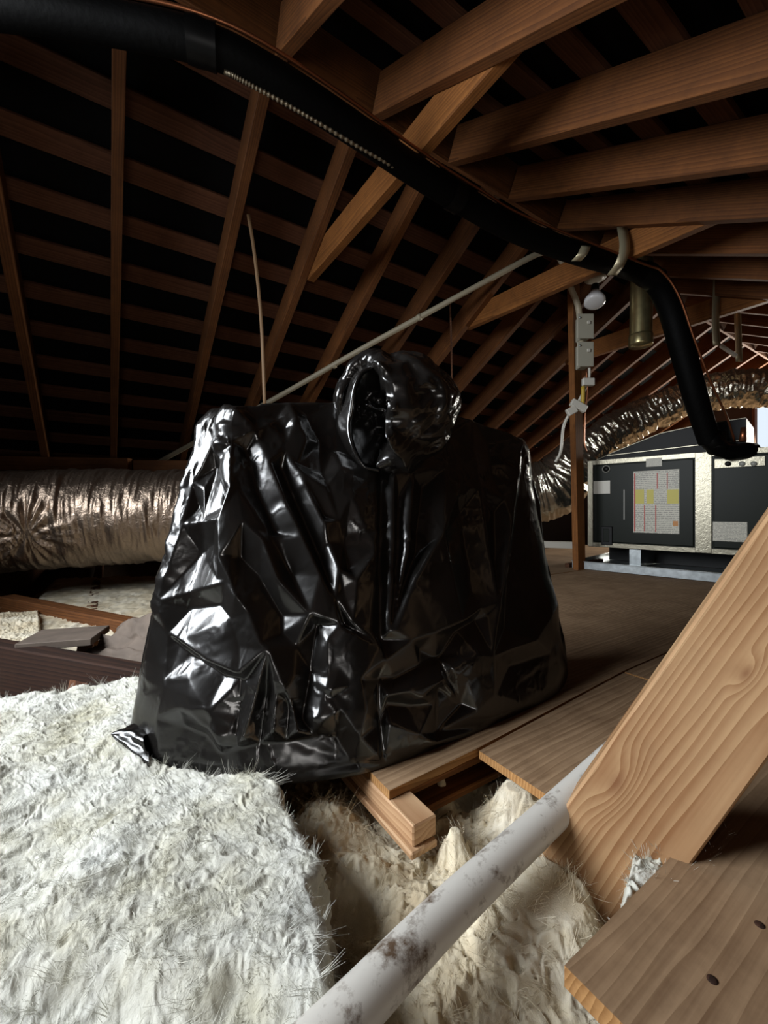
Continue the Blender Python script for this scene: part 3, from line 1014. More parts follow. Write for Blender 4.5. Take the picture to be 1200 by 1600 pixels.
# ------------------------------------------------------------------ glass wool
def fibre_mesh(name, pos, nor, mat, parent, n, length, width, seed):
    """wisps of glass wool: clusters of thin curved ribbons combed the same way"""
    rng = np.random.default_rng(seed)
    per = 14
    nc = n // per
    kc = rng.integers(0, len(pos), nc)
    k = np.repeat(kc, per); n = len(k)
    nn = nor[k]
    cdir = rng.normal(0, 1, (nc, 3)); cdir -= nor[kc] * (cdir * nor[kc]).sum(1)[:, None] * 0.85
    cdir /= np.linalg.norm(cdir, axis=1)[:, None] + 1e-9
    cb = rng.normal(0, 1, (nc, 3)) * 0.6
    p = pos[k] + rng.normal(0, length * 0.35, (n, 3)) * (1 - 0.8 * np.abs(nn))
    dirv = np.repeat(cdir, per, 0) + rng.normal(0, 0.28, (n, 3)) + nn * rng.uniform(0.0, 0.26, (n, 1))
    dirv /= np.linalg.norm(dirv, axis=1)[:, None]
    side = np.cross(dirv, nn + rng.normal(0, .3, (n, 3))); side /= np.linalg.norm(side, axis=1)[:, None] + 1e-9
    bend = np.repeat(cb, per, 0) + rng.normal(0, 0.25, (n, 3)) - nn * 0.25
    L = length * rng.uniform(0.4, 1.5, n)[:, None]
    segs = 4
    V = []
    for i in range(segs):
        t = i / (segs - 1)
        c = p - nn * 0.0008 + dirv * L * t + bend * L * t * t
        wv = side * width * (1 - 0.6 * t)
        V += [c - wv, c + wv]
    V = np.stack(V, 1).reshape(-1, 3)
    base = (np.arange(n) * segs * 2)[:, None]
    q = np.concatenate([np.stack([base[:, 0] + 2 * i, base[:, 0] + 2 * i + 1, base[:, 0] + 2 * i + 3, base[:, 0] + 2 * i + 2], -1) for i in range(segs - 1)])
    me = bpy.data.meshes.new(name)
    me.vertices.add(len(V)); me.vertices.foreach_set('co', V.reshape(-1).astype(np.float32))
    me.loops.add(q.size); me.loops.foreach_set('vertex_index', q.reshape(-1).astype(np.int32))
    me.polygons.add(len(q)); me.polygons.foreach_set('loop_start', np.arange(0, q.size, 4, dtype=np.int32))
    me.update(calc_edges=True)
    me.materials.append(mat)
    o = bpy.data.objects.new(name, me); COL.objects.link(o)
    attach(o, parent)
    o['kind'] = 'stuff'
    return o


def tufts(lat, dep, seed, s1=70.0):
    """clumpy pulled-wool relief, metres"""
    w1 = fbm(lat * 30, dep * 30, seed + 40, 3) * 3.0
    w2 = fbm(lat * 30 + 9, dep * 30 - 4, seed + 50, 3) * 3.0
    a = fbm(lat * s1 * 0.8 + w1, dep * s1 + w2, seed, 4, 0.55)
    b = fbm(lat * s1 * 2.5 + w1 * 3, dep * s1 * 4.0 + w2 * 3, seed + 7, 3, 0.6)
    return a, b


def build_batt():
    dep_k = [0.20, 0.30, 0.335, 0.36, 0.40, 0.425, 0.445, 0.47, 0.50, 0.535, 0.565, 0.60, 0.64, 0.70, 0.80, 0.96]
    lat_k = [-.030, -.040, -.050, -.055, -.068, -.075, -.070, -.095, -.120, -.140, -.155, -.195, -.22, -.26, -.30, -.45]
    nd, nl, ns = 400, 430, 46
    f = np.linspace(0, 1, nd)
    dep = 0.20 + (0.96 - 0.20) * f ** 1.35
    edge = np.interp(dep, dep_k, lat_k) + 0.010 * (fbm(dep * 40, dep * 0, 4, 4) - 0.5) + 0.016 * (vnoise(dep * 26, dep * 0, 8) - 0.5)
    far_lat = -np.interp(dep, [0.2, 0.5, 1.0], [0.42, 0.62, 1.10])
    g = np.linspace(0, 1, nl)
    LAT = far_lat[:, None] + (edge - far_lat)[:, None] * g[None, :] ** 0.9
    DEP = np.repeat(dep[:, None], nl, 1)
    a, b = tufts(LAT, DEP, 11, 60)
    big = fbm(LAT * 7, DEP * 7, 31, 3)
    Z = 0.018 + 0.034 * (big - 0.5) + 0.010 * (a - 0.5) + 0.0035 * (b - 0.5)
    # front of the batt torn away in steps
    Z -= 0.022 * sstep(0.345, 0.315, DEP + 0.03 * (fbm(LAT * 18, DEP * 9, 77, 3) - 0.5) + 0.06 * np.clip(LAT + 0.12, -1, 0.2))
    # pressed flat under the bag
    foot = closed_spline(BAG_CTRL[0.0], np.linspace(0, 8, 160, endpoint=False))
    inside = np.zeros(LAT.shape, bool)
    x2, y2 = np.roll(foot[:, 0], -1), np.roll(foot[:, 1], -1)
    for (xa, ya, xb, yb) in zip(foot[:, 0], foot[:, 1], x2, y2):
        c_ = (ya > DEP) != (yb > DEP)
        inside ^= c_ & (LAT < (xb - xa) * (DEP - ya) / (yb - ya + 1e-12) + xa)
    Z = np.where(inside, np.minimum(Z, -0.004), Z)
    # far end sinks and gets ragged
    Z += np.where(inside, 0, 0.02) * sstep(0.78, 0.92, DEP) * fbm(LAT * 12, DEP * 12, 62, 3) - 0.11 * sstep(-0.035, 0.0, DEP - (0.955 + 0.30 * np.minimum(LAT + 0.52, 0)) + 0.05 * (fbm(LAT * 14, DEP * 14, 64, 3) - 0.5))
    top = np.stack([LAT, DEP, Z], -1)
    # torn side face
    q = np.linspace(0, 1, ns + 1)[1:]
    e = top[:, -1]
    SLat = e[:, None, 0] + 0.004 + 0.028 * q[None] ** 0.8
    SDep = np.repeat(e[:, None, 1], ns, 1)
    SZ = e[:, None, 2] * (1 - q[None]) + (-0.16) * q[None]
    rough = fbm(SDep * 60, SZ * 60, 90, 4, ridged=True) - 0.5
    SLat = SLat + 0.012 * rough
    side = np.stack([SLat, SDep, SZ], -1)
    A = np.concatenate([top, side], 1)
    # far face down
    back = A[-1:].copy(); back[..., 1] += 0.01; back[..., 2] = -0.16
    A = np.concatenate([A, back], 0)
    return np.stack([SY * A[..., 1] + CYW * A[..., 0], CYW * A[..., 1] - SY * A[..., 0], A[..., 2]], -1)


BT = build_batt()
batt = empty('insulation_batt', P(-0.3, 0.5, -0.16))
tag(batt, 'thick white fluffy glass wool batt in the left foreground', 'insulation')
grid_mesh('wool_slab', BT, M['wool'], batt, flip=True)
Nb = grid_normals(BT, False)
if Nb[..., 2].mean() < 0: Nb = -Nb
fibre_mesh('loose_fibres', BT[:-1].reshape(-1, 3), Nb[:-1].reshape(-1, 3), M['wool'], batt, 98000, 0.009, 0.00020, 3)


def wool_field(name, l0, l1, d0, d1, nl, nd, fn, mat, label, nf, seed, flen=0.012, cat='insulation'):
    LAT, DEP = np.meshgrid(np.linspace(l0, l1, nl), np.linspace(d0, d1, nd))
    Z = fn(LAT, DEP)
    A = np.stack([SY * DEP + CYW * LAT, CYW * DEP - SY * LAT, Z], -1)
    root = empty(name, tuple(A.mean((0, 1))))
    tag(root, label, cat, kind='stuff')
    grid_mesh('wool_bed', A, mat, root, flip=False)
    N_ = grid_normals(A, False)
    if N_[..., 2].mean() < 0: N_ = -N_
    if nf: fibre_mesh('loose_fibres', A.reshape(-1, 3), N_.reshape(-1, 3), mat, root, nf, flen, 0.00024, seed)
    return root


def bump(L, D, c, r, h):
    return h * np.exp(-(((L - c[0]) / r[0]) ** 2 + ((D - c[1]) / r[1]) ** 2))


def gl(px, py, z):
    d = (CAM_H - z) * F_PX / (py - CY)
    return ((px - CX) / F_PX * d, d)


def cavity(L, D):
    a, b = tufts(L, D, 131, 26)
    z = -0.085 + 0.035 * (fbm(L * 9, D * 9, 140, 3) - 0.5) + 0.024 * (a - 0.5) + 0.007 * (b - 0.5)
    for (px, py, rx, ry, h) in ((500, 1290, .07, .05, .05), (560, 1370, .06, .03, .045), (710, 1350, .022, .020, .055), (800, 1275, .035, .030, .065), (880, 1290, .05, .03, .05),
                                (690, 1235, .012, .012, .05), (800, 1450, .08, .06, .060), (640, 1440, .05, .035, .035), (720, 1560, .10, .05, .03), (880, 1450, .04, .06, .05),
                                (530, 1460, .03, .05, -.04), (745, 1225, .03, .02, -.05)):
        c = gl(px, py, -0.07)
        z = z + bump(L, D, c, (rx, ry), h)
    z -= 0.05 * sstep(-0.06, -0.12, L + 0.25 * (D - 0.4))
    return np.minimum(z, -0.024)


wool_field('loose_insulation', -0.22, 0.50, 0.22, 0.76, 420, 330, cavity, M['wool_old'],
           'lumpy aged glass wool filling the floor opening beside the white pipe', 42000, 8, 0.013)


def tuft_field(L, D):
    c = gl(1060, 1320, 0.0)
    e1 = np.exp(-(((L - c[0]) / .055) ** 2 + ((D - c[1]) / .016) ** 2))
    c2 = gl(975, 1420, 0.0)
    e2 = np.exp(-(((L - c2[0]) / .03) ** 2 + ((D - c2[1] - .02) / .02) ** 2))
    a, b = tufts(L, D, 171, 60)
    return -0.045 + (0.062 + 0.03 * (a - .5)) * np.clip(e1 + e2, 0, 1) ** 0.6 + 0.006 * (b - .5)


def patch_wool(name, pxs, z, thick, mat, label, seed, nf=1500, flen=0.016):
    """quilt-like piece of wool lying between four ground points given in px"""
    c = [gl(x, y, z) for x, y in pxs]
    n = 120
    u, v = np.meshgrid(np.linspace(0, 1, n), np.linspace(0, 1, n))
    L = (c[0][0] * (1 - u) + c[1][0] * u) * (1 - v) + (c[3][0] * (1 - u) + c[2][0] * u) * v
    D = (c[0][1] * (1 - u) + c[1][1] * u) * (1 - v) + (c[3][1] * (1 - u) + c[2][1] * u) * v
    e = np.minimum(np.minimum(u, 1 - u), np.minimum(v, 1 - v))
    a, b = tufts(L, D, seed, 40)
    Z = z - thick + thick * sstep(0, 0.10, e) + (0.020 * (a - .5) + 0.008 * (b - .5)) * sstep(0, .15, e) + 0.02 * (fbm(L * 8, D * 8, seed + 3, 2) - .5)
    A = np.stack([SY * D + CYW * L, CYW * D - SY * L, Z], -1)
    root = empty(name, tuple(A.mean((0, 1))))
    tag(root, label, 'insulation', kind='stuff')
    grid_mesh('wool_bed', A, mat, root)
    N_ = grid_normals(A, False)
    if N_[..., 2].mean() < 0: N_ = -N_
    if nf: fibre_mesh('loose_fibres', A.reshape(-1, 3), N_.reshape(-1, 3), mat, root, nf, flen, 0.0003, seed)
    return root


patch_wool('insulation_tuft', [(955, 1440), (1130, 1345), (1150, 1300), (985, 1300)], 0.008, 0.035, M['wool'],
           'ragged white wool tuft poking out behind the diagonal brace', 201, 3000, 0.008)
patch_wool('insulation_patch', [(-60, 1020), (380, 990), (420, 890), (60, 900)], -0.02, 0.10, M['wool_old'],
           'pale flattened insulation on the floor below the left foil duct', 211, 1200)
patch_wool('insulation_scrap', [(-60, 1035), (75, 1010), (70, 945), (-60, 955)], 0.005, 0.10, M['wool_old'],
           'grey-white insulation scrap at the left edge beside the shade-darkened timber', 221, 800)

# ------------------------------------------------------------------ timbers and scraps on the left
def beam_px(name, a, b, za, zb, w, h, mat, label, cat='timber'):
    p0, p1 = G(a[0], a[1], za), G(b[0], b[1], zb)
    p0.z -= h / 2; p1.z -= h / 2
    o = board(name, p0, p1, w, h, mat, bev=0.004)
    return tag(o, label, cat)


beam_px('ceiling_joist', (-200, 968), (420, 1076), 0.03, 0.03, 0.05, 0.17, M['shaded_timber'], 'timber coloured dark as if in shade, lying across behind the white batt, left of the bag')
beam_px('brown_timber', (10, 930), (420, 1010), 0.02, 0.02, 0.06, 0.10, M['rafter'], 'reddish brown timber lying diagonally below the foil duct')
o = board('grey_board', G(45, 1000, 0.03), G(158, 992, 0.03), 0.14, 0.02, M['paper'], bev=0.002)
tag(o, 'short grey board scrap between the two left timbers', 'board')


def paper_sheet(name, pts, mat, label):
    n = 26
    u, v = np.meshgrid(np.linspace(0, 1, n), np.linspace(0, 1, n))
    c = np.array([tuple(p) for p in pts])
    A = (c[0] * (1 - u)[..., None] + c[1] * u[..., None]) * (1 - v)[..., None] + (c[3] * (1 - u)[..., None] + c[2] * u[..., None]) * v[..., None]
    A[..., 2] += 0.05 * (fbm(u * 3, v * 3, 5, 3, ridged=True) - .4)
    A[..., 0] += 0.02 * (fbm(u * 4, v * 4, 15, 2) - .5)
    o = grid_mesh(name, A, mat)
    s_ = o.modifiers.new('thickness', 'SOLIDIFY'); s_.thickness = 0.003
    return tag(o, label, 'paper')


paper_sheet('facing_paper', [W(130, 1030, 1.20), W(260, 1060, 1.05), W(262, 965, 1.12), W(190, 975, 1.25)], M['paper'], 'crumpled brown insulation facing paper beside the left edge of the bag')

# ------------------------------------------------------------------ white pipe in the foreground
def pvc_mat():
    m, nt, b = new_mat('dirty_white_pvc')
    tc = nt.nodes.new('ShaderNodeTexCoord')
    nz = nt.nodes.new('ShaderNodeTexNoise'); nz.inputs['Scale'].default_value = 26; nz.inputs['Detail'].default_value = 8; nz.inputs['Roughness'].default_value = 0.72
    nt.links.new(tc.outputs['Object'], nz.inputs['Vector'])
    r = nt.nodes.new('ShaderNodeValToRGB')
    r.color_ramp.elements[0].position = 0.52; r.color_ramp.elements[0].color = lin((204, 200, 192))
    r.color_ramp.elements[1].position = 0.66; r.color_ramp.elements[1].color = lin((92, 74, 58))
    nt.links.new(nz.outputs[0], r.inputs[0]); nt.links.new(r.outputs[0], b.inputs['Base Color'])
    b.inputs['Roughness'].default_value = 0.4
    return m


M['pvc'] = pvc_mat()
o = tube('white_pipe', [W(440, 1690, 0.285), W(560, 1570, 0.325), W(700, 1425, 0.40), W(860, 1275, 0.515), W(950, 1190, 0.592), W(1010, 1135, 0.64)], 0.0192, M['pvc'], n=32, sub=8)
tag(o, 'dirt-streaked white plastic pipe crossing the floor opening in the foreground', 'pipe')
o = board('black_clip', W(694, 1478, 0.43), W(708, 1492, 0.43), 0.012, 0.01, M['black'], bev=0.002)
tag(o, 'small black plastic bit on the wool under the white pipe', 'clip')

# ------------------------------------------------------------------ foil ducts
def foil_duct(name, pts, rad, label, nr=420, n=120, seed=1, amp=1.0, wl=60.0, pinch=None, mat='foil'):
    path = smooth_path(pts, 12)
    arr = np.array([tuple(p) for p in path])
    s = np.concatenate([[0], np.cumsum(np.linalg.norm(np.diff(arr, axis=0), axis=1))])
    si = np.linspace(0, s[-1], nr)
    arr = np.stack([np.interp(si, s, arr[:, k]) for k in range(3)], -1)
    rr = np.interp(np.linspace(0, 1, nr), np.linspace(0, 1, len(rad)), rad)
    A, N_ = tube_grid(arr, rr, n)
    th = np.linspace(0, 2 * np.pi, n, endpoint=False)[None, :]
    S_ = si[:, None]
    # periodic around: sample the noise on a cylinder unrolled twice and blended
    def pn(fs, ft, sd, o=3):
        a = fbm(S_ * fs + 0.6 * np.sin(th), th * ft, sd, o, ridged=True)
        b = fbm(S_ * fs + 0.6 * np.sin(th), (th - 2 * np.pi) * ft, sd, o, ridged=True)
        w_ = sstep(5.4, 2 * np.pi, th)
        return a * (1 - w_) + b * w_
    disp = 0.016 * (pn(wl * .35, 1.1, seed) - .6) + 0.010 * (pn(wl, 1.6, seed + 5) - .6) + 0.014 * (pn(7, 1.0, seed + 9, 2) - .5)
    if pinch:
        sp, tp, rs, h = pinch
        sx = (S_ - sp * s[-1]); tx = (th - tp) * rr.mean()
        q = np.hypot(sx, tx)
        star = np.cos(np.arctan2(tx, sx) * 17 + 2 * np.sin(np.arctan2(tx, sx) * 5))
        disp = disp * sstep(0.05, rs, q) + np.exp(-(q / rs) ** 2) * (-h + 0.014 * star * np.clip(q / rs * 2, 0, 1))
    A = A + N_ * (disp * amp)[..., None]
    capA = np.repeat(A[:1].mean(1, keepdims=True), n, 1); capB = np.repeat(A[-1:].mean(1, keepdims=True), n, 1)
    A = np.concatenate([capA, A, capB], 0)
    o = grid_mesh(name, A, M[mat], None, wrap=True, flip=True)
    return tag(o, label, 'duct')


def duct_c(px, ytop, d, r):
    return P((px - CX) / F_PX * d, d, CAM_H + (CY - ytop) / F_PX * d - r)


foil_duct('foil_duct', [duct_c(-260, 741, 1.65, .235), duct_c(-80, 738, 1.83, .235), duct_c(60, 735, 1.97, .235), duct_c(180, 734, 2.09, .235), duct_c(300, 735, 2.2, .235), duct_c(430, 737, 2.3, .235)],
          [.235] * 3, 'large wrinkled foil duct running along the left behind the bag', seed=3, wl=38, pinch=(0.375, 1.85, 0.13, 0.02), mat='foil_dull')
foil_duct('foil_duct', [W(1330, 615, 2.95), W(1200, 606, 3.12), W(1100, 614, 3.25), W(1030, 640, 3.32), W(955, 678, 3.38), W(898, 722, 3.42), W(866, 760, 3.46), W(800, 775, 3.55), W(720, 780, 3.65)],
          [.135, .135, .13, .13, .14, .17, .25, .26, .22], 'bright foil duct arching over the furnace on the right', seed=23, amp=2.1, wl=52)

# ------------------------------------------------------------------ black insulated line and its companions
LZ = CAM_H + 1.205
def lz(px, py, z=LZ):
    return W(px, py, (z - CAM_H) * F_PX / (CY - py))


line_pts = [lz(-240, -30), lz(-60, 2), lz(70, 18), lz(172, 36), lz(315, 68), lz(425, 120), lz(550, 200), lz(640, 262), lz(720, 312), lz(815, 364), lz(915, 400), W(985, 420, 2.14), W(1022, 438, 2.20),
            W(1047, 480, 2.24), W(1066, 545, 2.27), W(1085, 615, 2.30), W(1108, 690, 2.34)]
root = empty('insulated_pipe', tuple(line_pts[5]))
tag(root, 'long black foam-covered pipe hanging below the ridge and bending down to the furnace', 'pipe')
rads = [.045, .045, .045, .044, .044, .044, .045, .046, .048, .048, .048, .050, .055, .060, .060, .058, .052]
pathL = smooth_path(line_pts, 8)
rr = np.interp(np.linspace(0, 1, len(pathL)), np.linspace(0, 1, len(rads)), rads)
Ag, Ng = tube_grid(pathL, rr, 28)
grid_mesh('foam_sleeve', Ag, M['foam'], root, wrap=True, flip=True)
for px_, i_, wd_ in ((318, 4.0, .035), (712, 7.92, .03), (1012, 11.8, .05)):
    k = int(i_ * 8)
    seg = pathL[k - 2:k + 3]
    c = pathL[k]; t = (pathL[k + 1] - pathL[k - 1]).normalized()
    rk = rr[k] + 0.004
    tube('tape_wrap', [c - t * wd_, c - t * wd_ * .3, c + t * wd_ * .4, c + t * wd_], [rk * .99, rk * 1.04, rk * 1.0, rk * 1.03], M['tape'], root, n=20, sub=1, cap=False)

# copper tube on top of the sleeve, then dropping beside it
cop = []
for i in range(0, 92, 6):
    c = pathL[min(i, len(pathL) - 1)]
    k = min(i, len(rr) - 1)
    cop.append(c + P(0.40, -0.55, 0.80).normalized() * (rr[k] + 0.010))
cop = cop[:13] + [W(1000, 410, 2.06), W(1035, 425, 2.10), W(1062, 465, 2.12), W(1085, 530, 2.15), W(1112, 600, 2.2), W(1135, 650, 2.26), W(1148, 690, 2.32)]
o = tube('copper_tube', cop, 0.0055, M['copper'], n=10, sub=6)
tag(o, 'thin copper tube running along the black pipe and down to the furnace', 'tube')

# ribbed flexible conduit under the sleeve
fl = [lz(350, 112, LZ - .045), lz(365, 118, LZ - .045), lz(400, 137, LZ - .045), lz(450, 164, LZ - .045), lz(500, 193, LZ - .045), lz(560, 229, LZ - .045), lz(612, 259, LZ - .04), lz(650, 285, LZ - .02)]
fp = smooth_path(fl, 30)
frr = [0.0055 + 0.0013 * (1 if i % 4 < 2 else -1) for i in range(len(fp))]
Af, _ = tube_grid(fp, frr, 10)
o = grid_mesh('flex_conduit', Af, M['flex'], None, wrap=True, flip=True)
tag(o, 'ribbed metal flexible conduit tucked under the black pipe', 'conduit')


def strap_px(name, pts, w, mat, label, cat='strap', up=(0, 1, 0)):
    """flat bent strap: a ribbon with thickness along 3D points"""
    path = smooth_path(pts, 5)
    rows = []
    n = len(path)
    side0 = Vector((CYW, -SY, 0))
    for i, p in enumerate(path):
        rows.append([tuple(p - side0 * w / 2), tuple(p + side0 * w / 2)])
    o = grid_mesh(name, np.array(rows), mat)
    s_ = o.modifiers.new('thickness', 'SOLIDIFY'); s_.thickness = 0.002; s_.offset = 0
    return tag(o, label, cat)


strap_px('metal_strap', [W(388, 335, 1.90), W(398, 400, 1.90), W(408, 500, 1.90), W(414, 640, 1.90)], 0.015, M['tanstrap'], 'tan metal strap hanging from a rafter behind the bag shoulder')
o = tube('hanging_wire', [W(702, 430, 2.85), W(704, 500, 2.85), W(708, 660, 2.85)], 0.006, M['old'], n=8, sub=4)
tag(o, 'thin dark wire hanging down right of the bag knot', 'wire')
strap_px('pipe_hanger', [W(972, 355, 2.03), W(976, 385, 2.0), W(970, 410, 2.01), W(956, 430, 2.06)], 0.05, M['strap'], 'curved metal hanger holding the black pipe beside the collar tie')
strap_px('pipe_hanger', [W(900, 408, 1.92), W(910, 397, 1.89), W(916, 384, 1.90)], 0.045, M['strap'], 'short shiny metal clamp on the black pipe above the conduit bend')
strap_px('duct_strap', [W(1104, 395, 2.75), W(1116, 415, 2.72), W(1120, 440, 2.72), W(1118, 500, 2.72), W(1120, 540, 2.72)], 0.05, M['strap'], 'long twisted metal strap hanging right of the copper tube')
strap_px('duct_strap', [W(1152, 470, 3.0), W(1153, 510, 3.0), W(1155, 565, 3.0)], 0.05, M['strap'], 'short dark strap hanging farthest right above the foil duct')
o = board('lit_batten_end', W(1126, 540, 2.8), W(1150, 556, 2.8), 0.02, 0.02, M['white'])  # white colour stands in for light falling on the end
tag(o, 'short batten end above the foil duct, coloured white as if lit', 'batten')

# round metal vent pipe
vt = empty('vent_pipe', tuple(W(1003, 545, 2.42)))
tag(vt, 'round brass-toned sheet metal vent pipe hanging below the black pipe', 'vent pipe')
va, vb = W(1003, 400, 2.42), W(1001, 540, 2.42)
tube('pipe_wall', [va, va.lerp(vb, .5), va.lerp(vb, .88), vb], [0.058, 0.058, 0.058, 0.058], M['brass'], vt, n=36, sub=1, cap=False)
tube('collar', [va.lerp(vb, .88), va.lerp(vb, .90), va.lerp(vb, .985), vb + Vector((0, 0, -.004))], [0.0595, 0.063, 0.063, 0.060], M['brass'], vt, n=36, sub=1, cap=True)

# ------------------------------------------------------------------ conduit along the far slope
def slope_pt(px, py, off=0.02):
    u = (px - CX) / F_PX
    rz = (CY - py) / F_PX; ry = CYW - SY * u
    d = (RZ0 - CAM_H - off) / (rz + SL * ry)
    return W(px, py, d)


cpts = [slope_pt(235, 729), slope_pt(420, 628), slope_pt(560, 548), slope_pt(655, 496), slope_pt(760, 439), slope_pt(825, 404), W(850, 394, 2.56), W(868, 396, 2.58), W(880, 414, 2.60), W(890, 445, 2.62), W(902, 475, 2.64), W(906, 500, 2.65)]
cr = empty('conduit_pipe', tuple(cpts[0]))
tag(cr, 'pale grey conduit crossing the far rafters from the eave to the post', 'conduit')
tube('tube_run', cpts, 0.0175, M['emt'], cr, n=14, sub=6)
for px_, py_ in ((655, 496), (522, 571)):
    c = slope_pt(px_, py_, 0.02); t = (slope_pt(px_ + 10, py_ - 5.5) - c).normalized()
    tube('clip', [c - t * .012, c + t * .012], 0.0215, M['emt'], cr, n=14, sub=1)

# junction boxes on the post
def jbox(px, py, d, lab):
    c = W(px, py, d)
    e = empty('junction_box', tuple(c)); tag(e, lab, 'electrical box', 'junction boxes on the post')
    ax = P(0.62, -0.5, 0) .normalized(); ay = Vector((0, 0, 1))
    # body faces left-front, cover on the right-front
    board('box_body', c - P(.026, 0, 0) * 1.0, c + P(.030, 0.0, 0), 0.075, 0.145, M['boxgrey'], e, bev=0.004)
    n_ = P(0, -1, 0)
    board('cover', c + n_ * .040 - P(.050, 0, 0), c + n_ * .040 + P(.050, 0, 0), 0.006, 0.150, M['boxgrey'], e, bev=0.003)
    board('knob', c + n_ * .044 + P(.016, 0, .02), c + n_ * .052 + P(.016, 0, .02), 0.02, 0.02, M['white'], e, bev=0.003)
    tube('screw', [c + n_ * .042 + P(-.035, 0, .05), c + n_ * .048 + P(-.035, 0, .05)], 0.006, M['galv'], e, n=8, sub=1)
    return e


jbox(910, 514, 2.56, 'upper grey junction box below the conduit on the post')
jbox(910, 557, 2.56, 'lower grey junction box on the post')
o = tube('conduit_nipple', [W(908, 531, 2.57), W(908, 541, 2.57)], 0.018, M['emt'], n=12, sub=1)
tag(o, 'short conduit nipple joining the two junction boxes', 'conduit')
o = tube('post_cable', [W(921, 575, 2.54), W(920, 592, 2.54), W(912, 612, 2.55), W(901, 632, 2.56), W(889, 648, 2.60), W(880, 668, 2.62), W(876, 705, 2.62), W(868, 722, 2.62)], 0.0085, M['white'], n=8, sub=6)
tag(o, 'loose pale cable curling down across the post', 'cable')
o = tube('yellow_cable', [W(911, 604, 2.53), W(911, 620, 2.53), W(910, 636, 2.53)], 0.012, M['yellow'], n=8, sub=3)
tag(o, 'short yellow cable end taped to the post', 'cable')
o = tube('copper_wire', [W(916, 576, 2.53), W(918, 610, 2.53), W(914, 650, 2.53), W(913, 690, 2.53), W(917, 706, 2.53)], 0.004, M['copper'], n=6, sub=5)
tag(o, 'thin bare copper wire hanging down the post', 'wire')
for (px_, py_, a_, s_, lab) in ((919, 597, 0, .035, 'small white wire connector under the lower junction box'), (904, 634, -.5, .05, 'tilted white plug strip across the post'), (893, 642, .5, .03, 'small white plug left of the tilted plug strip')):
    c = W(px_, py_, 2.52)
    v = P(math.cos(a_), 0, math.sin(a_)) * s_
    o = board('wire_connector', c - v, c + v, 0.03, 0.045, M['white'], bev=0.004)
    tag(o, lab, 'connector')

# flood lamp fixture
fx = empty('flood_lamp', tuple(W(928, 440, 2.5)))
tag(fx, 'unlit white flood lamp on a small round ceiling fixture beside the post', 'lamp')
fa = W(930, 438, 2.55)
tube('canopy_plate', [fa + Vector((0, 0, .02)), fa + Vector((0, 0, .008)), fa], [0.05, 0.062, 0.03], M['white'], fx, n=24, sub=1)
fb, fc = W(930, 446, 2.54), W(929, 474, 2.50)
tube('socket', [fb, fb.lerp(fc, .35)], [0.022, 0.024], M['black'], fx, n=18, sub=1)
tube('bulb', [fb.lerp(fc, .30), fb.lerp(fc, .5), fb.lerp(fc, .8), fb.lerp(fc, .96), fc], [0.022, 0.035, 0.058, 0.058, 0.045], M['lampglass'], fx, n=24, sub=1)

# ------------------------------------------------------------------ furnace
FD = P(0.697, -0.718, 0)       # along the front, towards the right
FN = P(-0.718, -0.697, 0)      # outward normal of the front
F0 = P(1.452, 2.95, 0)
FZ0, FZ1 = 0.137, 0.737


def fpt(px, py, off=0.0):
    u = (px - CX) / F_PX
    s_ = (2.95 * u - 1.452) / (.697 + .718 * u)
    d = 2.95 - .718 * s_
    return F0 + FD * s_ + FN * off + Vector((0, 0, CAM_H + (CY - py) / F_PX * d))


def fbox(name, s0, s1, z0, z1, off0, off1, mat, parent, bev=0.002):
    c0 = F0 + FD * s0 + FN * (off0 + off1) / 2 + Vector((0, 0, (z0 + z1) / 2))
    c1 = F0 + FD * s1 + FN * (off0 + off1) / 2 + Vector((0, 0, (z0 + z1) / 2))
    return board(name, c0, c1, abs(off1 - off0), z1 - z0, mat, parent, bev=bev)


def sz(px, py):
    u = (px - CX) / F_PX
    s_ = (2.95 * u - 1.452) / (.697 + .718 * u)
    d = 2.95 - .718 * s_
    return s_, CAM_H + (CY - py) / F_PX * d


def frect(name, x0, y0, x1, y1, off0, off1, mat, parent, bev=0.001):
    s0, z1 = sz(x0, y0); s1, _ = sz(x1, y0)
    _, z0 = sz(x0, y1)
    return fbox(name, s0, s1, z0, z1, off0, off1, mat, parent, bev)


